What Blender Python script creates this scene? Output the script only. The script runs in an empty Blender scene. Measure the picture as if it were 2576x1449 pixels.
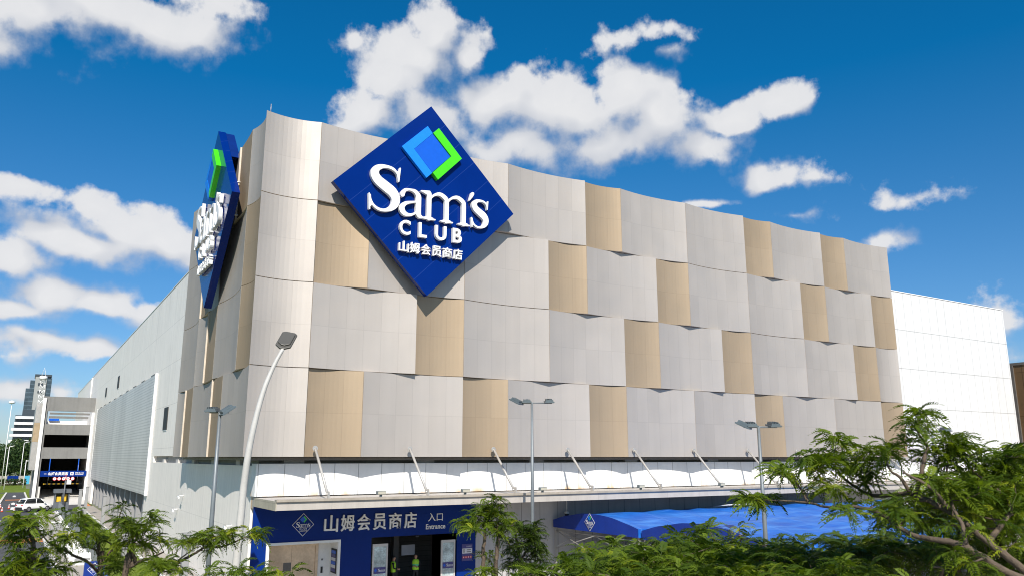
import bpy, bmesh, math, random
import numpy as np
from mathutils import Vector, Matrix
R = math.radians
rnd = random.Random(7)
sc = bpy.context.scene
col = sc.collection
PI = math.pi

# ------------------------------------------------------------------ camera
CAM_F, CAM_CX, CAM_CY, CAM_H = 1980.0, 1288.0, 724.5, 6.8
PITCH = math.atan(425 / 1980.0)
HEAD = R(58.57)
cam = bpy.data.cameras.new('camera'); cam_o = bpy.data.objects.new('camera', cam); col.objects.link(cam_o)
cam.sensor_width = 36; cam.lens = CAM_F / 2576 * 36; cam.clip_start = 0.1; cam.clip_end = 9000
cam_o.location = (0, 0, CAM_H); cam_o.rotation_euler = (PI / 2 + PITCH, 0, HEAD - PI / 2)
sc.camera = cam_o

def ray(x, y):
    a, b = x - CAM_CX, CAM_CY - y
    up = b * math.cos(PITCH) + CAM_F * math.sin(PITCH); fw = CAM_F * math.cos(PITCH) - b * math.sin(PITCH)
    return Vector((math.cos(HEAD) * fw + math.sin(HEAD) * a, math.sin(HEAD) * fw - math.cos(HEAD) * a, up))
def at(x, y, d=None, Y=None):
    """world point seen at photo position x, y, d metres away over the ground (or on the plane Y)."""
    r = ray(x, y)
    t = Y / r.y if Y is not None else d / math.hypot(r.x, r.y)
    return Vector((0, 0, CAM_H)) + r * t

# ------------------------------------------------------------------ materials
def nodes_of(name):
    m = bpy.data.materials.new(name); m.use_nodes = True
    return m, m.node_tree, m.node_tree.nodes['Principled BSDF'], m.node_tree.links.new
def mnode(nt, op, a, b=None, c=None, clamp=False):
    n = nt.nodes.new('ShaderNodeMath'); n.operation = op; n.use_clamp = clamp
    for i, v in enumerate((a, b, c)):
        if v is None: continue
        if isinstance(v, (int, float)): n.inputs[i].default_value = v
        else: nt.links.new(v, n.inputs[i])
    return n.outputs[0]
def mixc(nt, fac, a, b, mode='MIX'):
    n = nt.nodes.new('ShaderNodeMix'); n.data_type = 'RGBA'; n.blend_type = mode
    for s, v in ((n.inputs[0], fac), (n.inputs[6], a), (n.inputs[7], b)):
        if isinstance(v, (int, float)): s.default_value = v
        elif isinstance(v, (tuple, list)): s.default_value = (*v[:3], 1)
        else: nt.links.new(v, s)
    return n.outputs[2]
def noise(nt, vec, scale, detail=4, rough=0.55, out='Fac', stretch=None):
    if stretch:
        mp = nt.nodes.new('ShaderNodeVectorMath'); mp.operation = 'MULTIPLY'; mp.inputs[1].default_value = stretch
        nt.links.new(vec, mp.inputs[0]); vec = mp.outputs[0]
    n = nt.nodes.new('ShaderNodeTexNoise'); n.inputs['Scale'].default_value = scale; n.inputs['Detail'].default_value = detail
    n.inputs['Roughness'].default_value = rough; nt.links.new(vec, n.inputs['Vector'])
    return n.outputs[out]
def ramp01(nt, v, lo, hi, a=0.0, b=1.0):
    n = nt.nodes.new('ShaderNodeMapRange'); n.inputs[1].default_value = lo; n.inputs[2].default_value = hi
    n.inputs[3].default_value = a; n.inputs[4].default_value = b; nt.links.new(v, n.inputs[0]); return n.outputs[0]
def pm(name, colr, rough=0.6, metal=0.0, var=0.12, scale=1.5, streak=0.0, seams=(), bump=0.0, bscale=30, spec=0.5, seam_dark=0.6, rust=None):
    """painted / concrete / metal surface: base colour with soft unevenness, optional joints and run-down streaks."""
    m, nt, b, L = nodes_of(name)
    pos = nt.nodes.new('ShaderNodeNewGeometry').outputs['Position']
    c = colr
    nz = noise(nt, pos, scale)
    v = ramp01(nt, nz, 0.3, 0.7, 1 - var, 1 + var)
    nz2 = noise(nt, pos, scale * 9, 3)
    v = mnode(nt, 'MULTIPLY', v, ramp01(nt, nz2, 0.3, 0.7, 1 - var * .5, 1 + var * .5))
    if streak:
        s = noise(nt, pos, 1.0, 4, stretch=(3.2, 3.2, 0.12))
        v = mnode(nt, 'MULTIPLY', v, ramp01(nt, s, 0.42, 0.68, 1.0, 1 - streak))
    sep = nt.nodes.new('ShaderNodeSeparateXYZ'); L(pos, sep.inputs[0])
    for ax, sp, off, w in seams:
        f = mnode(nt, 'FRACT', mnode(nt, 'MULTIPLY_ADD', sep.outputs['XYZ'.index(ax)], 1 / sp, -off / sp + 50))
        line = mnode(nt, 'LESS_THAN', f, w / sp)
        v = mnode(nt, 'MULTIPLY', v, mnode(nt, 'MULTIPLY_ADD', line, -seam_dark, 1.0))
    n = nt.nodes.new('ShaderNodeVectorMath'); n.operation = 'SCALE'; n.inputs[0].default_value = colr[:3]; L(v, n.inputs['Scale'])
    out = n.outputs[0]
    if rust:
        z0, z1 = rust
        k = mnode(nt, 'MULTIPLY', ramp01(nt, sep.outputs[2], z1, z0), ramp01(nt, noise(nt, pos, 1.0, 3, stretch=(1.3, 1.3, .35)), .47, .68), clamp=True)
        out = mixc(nt, k, out, (0.58, 0.40, 0.24))
    L(out, b.inputs['Base Color'])
    b.inputs['Roughness'].default_value = rough; b.inputs['Metallic'].default_value = metal; b.inputs['Specular IOR Level'].default_value = spec
    if bump:
        bn = nt.nodes.new('ShaderNodeBump'); bn.inputs['Strength'].default_value = bump; bn.inputs['Distance'].default_value = 0.05
        L(noise(nt, pos, bscale, 5), bn.inputs['Height']); L(bn.outputs[0], b.inputs['Normal'])
    return m
def panel_mat(name, colr, metal=0.45, rough=0.48):
    m, nt, b, L = nodes_of(name)
    pos = nt.nodes.new('ShaderNodeNewGeometry').outputs['Position']
    at_ = nt.nodes.new('ShaderNodeAttribute'); at_.attribute_name = 'tone'
    uv = nt.nodes.new('ShaderNodeUVMap'); sp = nt.nodes.new('ShaderNodeSeparateXYZ'); L(uv.outputs[0], sp.inputs[0])
    def edge(o, w):
        f = mnode(nt, 'MINIMUM', o, mnode(nt, 'SUBTRACT', 1.0, o)); return mnode(nt, 'LESS_THAN', f, w)
    ln = mnode(nt, 'MAXIMUM', edge(sp.outputs[0], 0.014), edge(sp.outputs[1], 0.006))
    v = mnode(nt, 'MULTIPLY_ADD', at_.outputs['Fac'], 0.06, 0.97)
    st = noise(nt, pos, 1.0, 4, stretch=(2.5, 2.5, 0.15))
    v = mnode(nt, 'MULTIPLY', v, ramp01(nt, st, .35, .7, 1.012, .975))
    v = mnode(nt, 'MULTIPLY', v, ramp01(nt, noise(nt, pos, 0.25, 1), .3, .7, .97, 1.03))
    v = mnode(nt, 'MULTIPLY', v, mnode(nt, 'MULTIPLY_ADD', ln, -0.11, 1.0))
    fine = noise(nt, pos, 55, 2)
    v = mnode(nt, 'MULTIPLY', v, ramp01(nt, fine, .25, .75, .975, 1.025))
    n = nt.nodes.new('ShaderNodeVectorMath'); n.operation = 'SCALE'; n.inputs[0].default_value = colr; L(v, n.inputs['Scale'])
    L(n.outputs[0], b.inputs['Base Color'])
    b.inputs['Metallic'].default_value = metal; b.inputs['Specular Tint'].default_value = (.16, .14, .125, 1)
    L(ramp01(nt, noise(nt, pos, .6, 1), .3, .7, rough - .03, rough + .05), b.inputs['Roughness'])
    bn = nt.nodes.new('ShaderNodeBump'); bn.inputs['Strength'].default_value = 0.22; bn.inputs['Distance'].default_value = 0.05
    L(noise(nt, pos, 0.7, 1), bn.inputs['Height']); L(bn.outputs[0], b.inputs['Normal'])
    return m
def flat(name, colr, rough=0.5, metal=0.0, spec=0.5): return pm(name, colr, rough, metal, var=0.05, scale=4, spec=spec)
M = {}
M['panel_grey'] = panel_mat('panel_grey', (0.470, 0.430, 0.396), .50, .60)
M['panel_beige'] = panel_mat('panel_beige', (0.388, 0.302, 0.212), .50, .60)
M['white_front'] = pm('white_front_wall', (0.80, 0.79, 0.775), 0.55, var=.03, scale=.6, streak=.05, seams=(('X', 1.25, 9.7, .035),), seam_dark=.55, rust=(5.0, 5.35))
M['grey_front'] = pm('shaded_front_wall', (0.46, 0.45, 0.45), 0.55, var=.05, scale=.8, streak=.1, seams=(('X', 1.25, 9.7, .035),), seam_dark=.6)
M['white_block'] = pm('white_block_wall', (0.655, 0.655, 0.655), 0.55, var=.03, scale=.5, streak=.08, seams=(('X', 1.25, 9.7, .04), ('Z', 3.35, 10.85, .06)), seam_dark=.4)
M['white_side'] = pm('white_side_wall', (0.88, 0.825, 0.76), 0.5, var=.03, scale=.5, streak=.12, seams=(('Y', 1.25, 39.4, .018), ('Y', 26.0, 79.6, .07), ('Z', 3.35, 10.85, .03)), seam_dark=.3)
M['white_lower'] = pm('white_ribbed_wall', (0.86, 0.805, 0.745), 0.5, var=.03, scale=.6, streak=.08, seams=(('Y', 0.62, 39.4, .03), ('Z', 9.0, 3.28, .035)), seam_dark=.16)
M['roof'] = pm('roof_sheet', (0.4, 0.4, 0.4), .8)
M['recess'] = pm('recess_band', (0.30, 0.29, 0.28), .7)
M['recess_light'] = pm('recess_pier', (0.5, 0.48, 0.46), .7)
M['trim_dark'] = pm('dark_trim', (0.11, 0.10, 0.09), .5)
M['canopy'] = pm('canopy_sheet', (0.43, 0.395, 0.36), .5, var=.05, streak=.1, seams=(('X', 2.5, 9.66, .02),), seam_dark=.25)
M['canopy_tile'] = pm('canopy_end_tile', (0.42, 0.38, 0.30), .5, seams=(('Y', .6, 35.3, .02), ('Z', .33, 4.5, .02)), seam_dark=.3)
M['steel'] = pm('galvanised_steel', (0.52, 0.50, 0.47), .45, .6, var=.08)
M['rod'] = pm('painted_rod', (0.40, 0.385, 0.365), .45, .2)
M['pole_grey'] = pm('pole_grey', (0.18, 0.20, 0.215), .5, .3, var=.1)
M['lamp_body'] = pm('lamp_body', (0.13, 0.16, 0.175), .45, .3)
M['lamp_glass'] = flat('lamp_glass', (0.42, 0.40, 0.33), .15)
M['sign_blue'] = pm('sign_blue', (0.004, 0.028, 0.20), .32, var=.06, scale=.4, spec=.5)
M['sign_edge'] = pm('sign_blue_edge', (0.002, 0.018, 0.14), .35)
M['emblem_light'] = flat('emblem_light_blue', (0.008, 0.21, 0.80), .35)
M['emblem_mid'] = flat('emblem_mid_blue', (0.003, 0.095, 0.56), .35)
M['emblem_green'] = flat('emblem_green', (0.06, 0.60, 0.006), .35)
M['letter_white'] = pm('letter_white', (0.80, 0.79, 0.78), .4, var=.03)
M['portal_blue'] = pm('portal_blue', (0.001, 0.022, 0.17), .4, var=.05, scale=.7, spec=.15)
M['white'] = flat('white_paint', (0.78, 0.77, 0.75), .45)
M['black'] = flat('black_rubber', (0.02, 0.02, 0.02), .6)
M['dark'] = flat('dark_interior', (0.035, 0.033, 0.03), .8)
M['glass'] = pm('door_glass', (0.40, 0.50, 0.52), .08, .0, var=.5, scale=1.6, spec=.8)  # teal blotches painted in place of reflections
M['lift_steel'] = pm('lift_door_steel', (0.58, 0.44, 0.31), .38, .6, var=.2, scale=.9)
M['screen'] = None
M['concrete'] = pm('grey_concrete', (0.185, 0.182, 0.176), .8, var=.06, scale=.7, streak=.12, bump=.15)
M['concrete_light'] = pm('light_concrete', (0.56, 0.54, 0.51), .75, var=.08, scale=.8, streak=.12)
M['fin'] = pm('grey_pilaster', (0.28, 0.28, 0.285), .7, var=.05, streak=.1)
M['asphalt'] = pm('asphalt', (0.062, 0.062, 0.066), .85, var=.16, scale=.5, bump=.3, bscale=40)
M['paving'] = pm('paving', (0.36, 0.325, 0.285), .8, var=.1, scale=.6, seams=(('X', .9, 0, .02), ('Y', .9, 0, .02)), seam_dark=.25)
M['kerb'] = pm('kerb_stone', (0.62, 0.60, 0.56), .8, var=.1, seams=(('Y', 1.0, 0, .03),), seam_dark=.3)
M['orange_paint'] = pm('orange_paint', (0.60, 0.20, 0.045), .7, var=.25, scale=3)
M['white_paint_road'] = pm('road_white', (0.70, 0.69, 0.66), .7, var=.2, scale=3)
M['yellow'] = flat('yellow_paint', (0.70, 0.42, 0.02), .5)
M['red'] = flat('red_paint', (0.55, 0.02, 0.03), .4)
M['orange_cone'] = flat('cone_red', (0.72, 0.08, 0.03), .5)
M['brown_clad'] = pm('brown_cladding', (0.23, 0.14, 0.07), .42, .55, var=.08, scale=.6, seams=(('Y', 1.9, 0, .06), ('Z', 4.25, 2.2, .04)), seam_dark=.45)
M['car_white'] = flat('car_white', (0.80, 0.80, 0.80), .2)
M['car_glass'] = flat('car_glass', (0.015, 0.018, 0.02), .08)
M['rim'] = flat('wheel_rim', (0.4, 0.4, 0.42), .3, .7)
M['booth'] = flat('booth_grey', (0.10, 0.11, 0.125), .5)
M['hivis'] = pm('hivis_vest', (0.42, 0.78, 0.04), .6, var=.08)
M['hivis_teal'] = pm('hivis_teal', (0.18, 0.68, 0.30), .6, var=.08)
M['cloth_dark'] = flat('dark_uniform', (0.018, 0.02, 0.026), .8)
M['skin'] = flat('skin', (0.42, 0.24, 0.16), .55)
M['hair'] = flat('black_hair', (0.012, 0.010, 0.009), .5)
M['paper'] = flat('notice_paper', (0.62, 0.62, 0.66), .6)
M['purple'] = flat('decal_purple', (0.06, 0.055, 0.20), .4)
M['brick_dark'] = pm('dark_panelling', (0.11, 0.105, 0.095), .6, seams=(('Z', .28, 0, .03),), seam_dark=.5)
M['bark'] = pm('bark', (0.10, 0.072, 0.05), .85, var=.3, scale=5, bump=.5, bscale=25)
M['bark_dark'] = pm('bark_dark', (0.10, 0.075, 0.055), .85, var=.3, scale=5, bump=.5, bscale=25)
M['tower_wall'] = pm('tower_wall', (0.30, 0.31, 0.30), .6, var=.06, scale=.1)
M['tower_glass'] = pm('tower_glass', (0.05, 0.07, 0.085), .15, .0, var=.25, scale=.15, seams=(('Z', 3.2, 0, .7),), seam_dark=-.7)
M['lattice_blue'] = flat('lattice_blue', (0.06, 0.36, 0.55), .4)
M['canopy_trim'] = pm('canopy_trim', (0.33, 0.29, 0.24), .6, var=.15)
M['interior_grey'] = flat('interior_grey', (.12, .115, .11), .7)
M['frame_grey'] = flat('frame_grey', (.55, .53, .51), .4, .2)
M['lamp_white'] = pm('lamp_post_white', (0.50, 0.485, 0.46), .4, var=.08, scale=3, streak=.06)
M['lamp_head_grey'] = flat('lamp_head_grey', (.105, .10, .09), .45, .3)
M['lamp_lens_warm'] = flat('lamp_lens_warm', (.50, .36, .17), .3)
M['dark_glass'] = flat('dark_glass', (.05, .06, .07), .3)
M['panel_return'] = pm('panel_return', (0.60, 0.52, 0.43), .5, .1)
M['panel_grey_far'] = pm('far_cladding_grey', (.42, .40, .38), .45, .4); M['panel_beige_far'] = pm('far_cladding_beige', (.44, .33, .21), .45, .4)
M['hoarding_grey'] = pm('hoarding_grey', (.36, .33, .29), .8)
def screen_mat():
    m, nt, b, L = nodes_of('perforated_metal')
    pos = nt.nodes.new('ShaderNodeNewGeometry').outputs['Position']
    sp = nt.nodes.new('ShaderNodeSeparateXYZ'); L(pos, sp.inputs[0])
    fz = mnode(nt, 'FRACT', mnode(nt, 'MULTIPLY', sp.outputs[2], 1 / .27)); fy = mnode(nt, 'FRACT', mnode(nt, 'MULTIPLY', sp.outputs[1], 1 / .9))
    a = mnode(nt, 'GREATER_THAN', fz, .62); c = mnode(nt, 'MULTIPLY', a, mnode(nt, 'GREATER_THAN', fy, .18))
    v = mnode(nt, 'MULTIPLY_ADD', c, -.22, 1.0)
    v = mnode(nt, 'MULTIPLY', v, ramp01(nt, noise(nt, pos, .25, 3, stretch=(1, 1, .3)), .3, .7, .9, 1.1))
    n = nt.nodes.new('ShaderNodeVectorMath'); n.operation = 'SCALE'; n.inputs[0].default_value = (.70, .68, .65); L(v, n.inputs['Scale'])
    L(n.outputs[0], b.inputs['Base Color']); b.inputs['Metallic'].default_value = .5; b.inputs['Roughness'].default_value = .5
    return m
M['screen'] = screen_mat()
def tent_mat():
    m, nt, b, L = nodes_of('tent_fabric')
    pos = nt.nodes.new('ShaderNodeNewGeometry').outputs['Position']
    nz = noise(nt, pos, .9, 4)
    c = mixc(nt, ramp01(nt, nz, .35, .75), (0.004, 0.088, 0.42), (0.012, 0.15, 0.54))
    c = mixc(nt, ramp01(nt, noise(nt, pos, 1.0, 5, stretch=(.25, 1.6, 1)), .52, .72, 0, .6), c, (.09, .27, .62))
    sp = nt.nodes.new('ShaderNodeSeparateXYZ'); L(pos, sp.inputs[0])
    for ax, st in ((0, 2.8), (1, 1.9)):
        f = mnode(nt, 'LESS_THAN', mnode(nt, 'FRACT', mnode(nt, 'MULTIPLY_ADD', sp.outputs[ax], 1 / st, .37)), .035)
        c = mixc(nt, mnode(nt, 'MULTIPLY', f, .35), c, (.10, .26, .62))
    L(c, b.inputs['Base Color']); b.inputs['Roughness'].default_value = .5
    bn = nt.nodes.new('ShaderNodeBump'); bn.inputs['Strength'].default_value = .5; bn.inputs['Distance'].default_value = .1
    L(noise(nt, pos, 1.6, 4), bn.inputs['Height']); L(bn.outputs[0], b.inputs['Normal'])
    return m
M['tent'] = tent_mat()
M['tent_end_shade'] = pm('tent_end_shade', (0.003, 0.030, 0.26), .55, var=.12, scale=1.2)  # tent fabric darkened for the end walls, their shade put into the colour
def leaf_mat(name, dark, light, tip, trans=.32):
    m, nt, b, L = nodes_of(name)
    a = nt.nodes.new('ShaderNodeAttribute'); a.attribute_name = 'tone'
    c = mixc(nt, ramp01(nt, a.outputs['Fac'], 0, .65), dark, light)
    c = mixc(nt, ramp01(nt, a.outputs['Fac'], .72, 1), c, tip)
    L(c, b.inputs['Base Color']); b.inputs['Roughness'].default_value = .55; b.inputs['Specular IOR Level'].default_value = .25
    t = nt.nodes.new('ShaderNodeBsdfTranslucent'); L(mixc(nt, 1.0, c, (1.3, 1.35, .5), 'MULTIPLY'), t.inputs[0])
    mx = nt.nodes.new('ShaderNodeMixShader'); mx.inputs[0].default_value = trans
    L(b.outputs[0], mx.inputs[1]); L(t.outputs[0], mx.inputs[2]); L(mx.outputs[0], nt.nodes['Material Output'].inputs['Surface'])
    return m
M['leaf'] = leaf_mat('feathery_leaf', (0.048, 0.090, 0.008), (0.142, 0.205, 0.014), (0.30, 0.33, 0.02), .42)
M['leaf_dark'] = leaf_mat('feathery_leaf_dark', (0.030, 0.058, 0.009), (0.080, 0.125, 0.014), (0.16, 0.19, 0.022), .36)
M['leaf_far'] = leaf_mat('far_leaf', (0.018, 0.042, 0.012), (0.045, 0.085, 0.02), (0.075, 0.115, 0.03), .2)
def grass_mat():
    m, nt, b, L = nodes_of('lawn_grass')
    pos = nt.nodes.new('ShaderNodeNewGeometry').outputs['Position']
    c = mixc(nt, ramp01(nt, noise(nt, pos, .5, 5), .3, .7), (0.10, 0.145, 0.016), (0.185, 0.225, 0.03))
    c = mixc(nt, ramp01(nt, noise(nt, pos, 6, 4), .35, .75, 0, .6), c, (0.06, 0.10, 0.012))
    L(c, b.inputs['Base Color']); b.inputs['Roughness'].default_value = .9; b.inputs['Specular IOR Level'].default_value = .1
    return m
M['grass'] = grass_mat()
M['ground'] = pm('open_ground', (0.16, 0.17, 0.10), .95, var=.3, scale=.05)

# ------------------------------------------------------------------ mesh helpers
class MB:
    def __init__(s): s.v = []; s.f = []; s.mi = []; s.uv = {}; s.tone = {}; s.smooth = set()
    def poly(s, pts, mi=0, uv=None, tone=None):
        b = len(s.v); s.v += [tuple(p) for p in pts]; s.f.append(tuple(range(b, b + len(pts)))); s.mi.append(mi)
        if uv: s.uv[len(s.f) - 1] = uv
        if tone is not None: s.tone[len(s.f) - 1] = tone
        return s
    def box(s, x0, x1, y0, y1, z0, z1, mi=0, M4=None):
        b = len(s.v); vs = [(x, y, z) for z in (z0, z1) for y in (y0, y1) for x in (x0, x1)]
        if M4 is not None: vs = [tuple(M4 @ Vector(p)) for p in vs]
        s.v += vs
        for q in ((0, 2, 3, 1), (4, 5, 7, 6), (0, 1, 5, 4), (2, 6, 7, 3), (0, 4, 6, 2), (1, 3, 7, 5)):
            s.f.append(tuple(b + i for i in q)); s.mi.append(mi)
        return s
    def prism(s, pts, ext, mi=0, M4=None):
        """closed prism: polygon pts (3D) extruded by vector ext."""
        b = len(s.v); n = len(pts); e = Vector(ext)
        a = [Vector(p) for p in pts]; vs = a + [p + e for p in a]
        if M4 is not None: vs = [M4 @ p for p in vs]
        s.v += [tuple(p) for p in vs]
        s.f.append(tuple(b + i for i in range(n))[::-1]); s.mi.append(mi)
        s.f.append(tuple(b + n + i for i in range(n))); s.mi.append(mi)
        for i in range(n):
            j = (i + 1) % n; s.f.append((b + i, b + j, b + n + j, b + n + i)); s.mi.append(mi)
        return s
    def tube(s, pts, rad, n=8, mi=0, caps=True):
        P = [Vector(p) for p in pts]; m = len(P)
        if not isinstance(rad, (list, tuple)): rad = [rad] * m
        b = len(s.v); up = Vector((0.123, 0.456, 0.88)).normalized(); prev = None
        for i, p in enumerate(P):
            t = (P[min(i + 1, m - 1)] - P[max(i - 1, 0)]).normalized()
            if prev is None: u = t.orthogonal().normalized()
            else: u = (prev - t * prev.dot(t)); u = u.normalized() if u.length > 1e-6 else t.orthogonal().normalized()
            prev = u; w = t.cross(u)
            for k in range(n):
                a = 2 * PI * k / n; s.v.append(tuple(p + (u * math.cos(a) + w * math.sin(a)) * rad[i]))
        for i in range(m - 1):
            for k in range(n):
                q = b + i * n; s.f.append((q + k, q + (k + 1) % n, q + n + (k + 1) % n, q + n + k)); s.mi.append(mi); s.smooth.add(len(s.f) - 1)
        if caps:
            s.f.append(tuple(b + k for k in range(n))[::-1]); s.mi.append(mi)
            s.f.append(tuple(b + (m - 1) * n + k for k in range(n))); s.mi.append(mi)
        return s
    def lathe(s, prof, c, n=16, mi=0, axis='Z'):
        """prof: list of (radius, height)."""
        b = len(s.v); m = len(prof)
        for r, h in prof:
            for k in range(n):
                a = 2 * PI * k / n; x, y = r * math.cos(a), r * math.sin(a)
                p = {'Z': (x, y, h), 'Y': (x, h, y), 'X': (h, x, y)}[axis]
                s.v.append((c[0] + p[0], c[1] + p[1], c[2] + p[2]))
        for i in range(m - 1):
            for k in range(n):
                q = b + i * n; s.f.append((q + k, q + (k + 1) % n, q + n + (k + 1) % n, q + n + k)); s.mi.append(mi); s.smooth.add(len(s.f) - 1)
        s.f.append(tuple(b + k for k in range(n))[::-1]); s.mi.append(mi)
        s.f.append(tuple(b + (m - 1) * n + k for k in range(n))); s.mi.append(mi)
        return s
    def add_mesh(s, me, M4, mi=0):
        b = len(s.v); s.v += [tuple(M4 @ v.co) for v in me.vertices]
        for p in me.polygons: s.f.append(tuple(b + i for i in p.vertices)); s.mi.append(mi)
        return s
    def mesh(s, name, mats):
        me = bpy.data.meshes.new(name); me.from_pydata(s.v, [], s.f)
        for m in (mats if isinstance(mats, (list, tuple)) else [mats]): me.materials.append(M[m] if isinstance(m, str) else m)
        me.polygons.foreach_set('material_index', s.mi)
        sm = [i in s.smooth for i in range(len(s.f))]; me.polygons.foreach_set('use_smooth', sm)
        if s.uv:
            ul = me.uv_layers.new(name='UVMap')
            dat = np.full((len(me.loops), 2), .5, 'f')
            for fi, u in s.uv.items():
                ls = me.polygons[fi].loop_start
                for k, q in enumerate(u): dat[ls + k] = q
            ul.data.foreach_set('uv', dat.ravel())
        if s.tone:
            a = me.attributes.new('tone', 'FLOAT', 'FACE'); t = np.zeros(len(s.f), 'f')
            for fi, q in s.tone.items(): t[fi] = q
            a.data.foreach_set('value', t)
        me.update(); return me
    def build(s, name, mats, parent=None, bevel=0.0):
        o = bpy.data.objects.new(name, s.mesh(name, mats)); col.objects.link(o)
        if parent is not None:
            o.parent = parent; o.location = -world_loc(parent)
        if bevel:
            md = o.modifiers.new('edge', 'BEVEL'); md.width = bevel; md.segments = 2; md.limit_method = 'ANGLE'
        return o
def world_loc(o):
    l = Vector(o.location)
    while o.parent: o = o.parent; l += Vector(o.location)
    return l
def tag(o, label=None, cat=None, group=None, kind=None):
    if label: o['label'] = label
    if cat: o['category'] = cat
    if group: o['group'] = group
    if kind: o['kind'] = kind
    return o
def thing(name, label, cat, loc=(0, 0, 0), group=None):
    o = bpy.data.objects.new(name, None); col.objects.link(o); o.location = loc; o.empty_display_size = .3
    return tag(o, label, cat, group)
def struct(name, mb, mats): return tag(mb.build(name, mats), kind='structure')
def dup(o, loc, label=None, parent=None, rotz=None):
    c = o.copy(); col.objects.link(c)
    if parent is None:
        c.location = loc
        if label: c['label'] = label
        if rotz is not None: c.rotation_euler = (0, 0, rotz)
    else: c.parent = parent
    for ch in list(o.children): dup(ch, None, None, c)
    return c

# ------------------------------------------------------------------ lettering
def curve_mesh(cu):
    o = bpy.data.objects.new('lettering_source', cu); col.objects.link(o)
    dg = bpy.context.evaluated_depsgraph_get(); me = bpy.data.meshes.new_from_object(o.evaluated_get(dg))
    bpy.data.objects.remove(o); return me
def text_mesh(body, height_ref, extrude, offset=0.0, spacing=1.0, width=None):
    cu = bpy.data.curves.new('lettering_text', 'FONT'); cu.body = body; cu.size = height_ref; cu.extrude = extrude
    cu.offset = offset; cu.space_character = spacing; cu.resolution_u = 4
    me = curve_mesh(cu)
    co = np.empty(len(me.vertices) * 3, 'f'); me.vertices.foreach_get('co', co); co = co.reshape(-1, 3)
    mn, mx = co[:, :2].min(0), co[:, :2].max(0); co[:, :2] -= (mn + mx) / 2
    if width: co[:, 0] *= width / (mx[0] - mn[0])
    me.vertices.foreach_set('co', co.ravel()); return me
def dims(me):
    co = np.empty(len(me.vertices) * 3, 'f'); me.vertices.foreach_get('co', co); co = co.reshape(-1, 3); return co.max(0) - co.min(0)
def fit_text(body, w, h, extrude, offset=0.0, spacing=1.0):
    me = text_mesh(body, 1.0, extrude, offset, spacing); d = dims(me)
    co = np.empty(len(me.vertices) * 3, 'f'); me.vertices.foreach_get('co', co); co = co.reshape(-1, 3)
    co[:, 0] *= w / d[0]; co[:, 1] *= h / d[1]; me.vertices.foreach_set('co', co.ravel()); return me
FRONT = Matrix(((1, 0, 0, 0), (0, 0, -1, 0), (0, 1, 0, 0), (0, 0, 0, 1)))          # glyph x -> +X, y -> +Z, faces -Y
SIDE = Matrix(((0, 0, -1, 0), (-1, 0, 0, 0), (0, 1, 0, 0), (0, 0, 0, 1)))          # glyph x -> -Y, y -> +Z, faces -X

def spline_pts(p, n=22):
    p = np.array(p, float); q = np.vstack([2 * p[0] - p[1], p, 2 * p[-1] - p[-2]]); out = []
    for i in range(1, len(q) - 2):
        a, b, c, d = q[i - 1:i + 3]
        for t in np.linspace(0, 1, n, endpoint=False):
            out.append(.5 * ((2 * b) + (-a + c) * t + (2 * a - 5 * b + 4 * c - d) * t * t + (-a + 3 * b - 3 * c + d) * t ** 3))
    out.append(q[-2]); return np.array(out)
def line_pts(a, b, n=30):
    return np.array([np.array(a) + (np.array(b) - np.array(a)) * t for t in np.linspace(0, 1, n)])
def contours(field, xs, ys):
    ny, nx = field.shape; seg = {}
    ins = field > 0
    def ex(i, j, k):    # edge k of the cell: 0 bottom 1 right 2 top 3 left -> unique key
        return {0: ('h', i, j), 1: ('v', i, j + 1), 2: ('h', i + 1, j), 3: ('v', i, j)}[k]
    T = {1: [(3, 0)], 2: [(0, 1)], 3: [(3, 1)], 4: [(1, 2)], 5: [(3, 2), (1, 0)], 6: [(0, 2)], 7: [(3, 2)], 8: [(2, 3)], 9: [(2, 0)], 10: [(0, 3), (2, 1)], 11: [(2, 1)], 12: [(1, 3)], 13: [(1, 0)], 14: [(0, 3)]}
    for i in range(ny - 1):
        for j in range(nx - 1):
            c = ins[i, j] + 2 * ins[i, j + 1] + 4 * ins[i + 1, j + 1] + 8 * ins[i + 1, j]
            for a, b in T.get(int(c), ()): seg[ex(i, j, a)] = ex(i, j, b)
    def pt(k):
        h, i, j = k
        if h == 'h':
            a, b = field[i, j], field[i, j + 1]; t = a / (a - b); return (xs[j] + t * (xs[j + 1] - xs[j]), ys[i])
        a, b = field[i, j], field[i + 1, j]; t = a / (a - b); return (xs[j], ys[i] + t * (ys[i + 1] - ys[i]))
    loops = []
    while seg:
        k0 = next(iter(seg)); k = k0; lp = []
        while k in seg:
            lp.append(pt(k)); k = seg.pop(k)
        if len(lp) > 6: loops.append(lp)
    return loops
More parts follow.
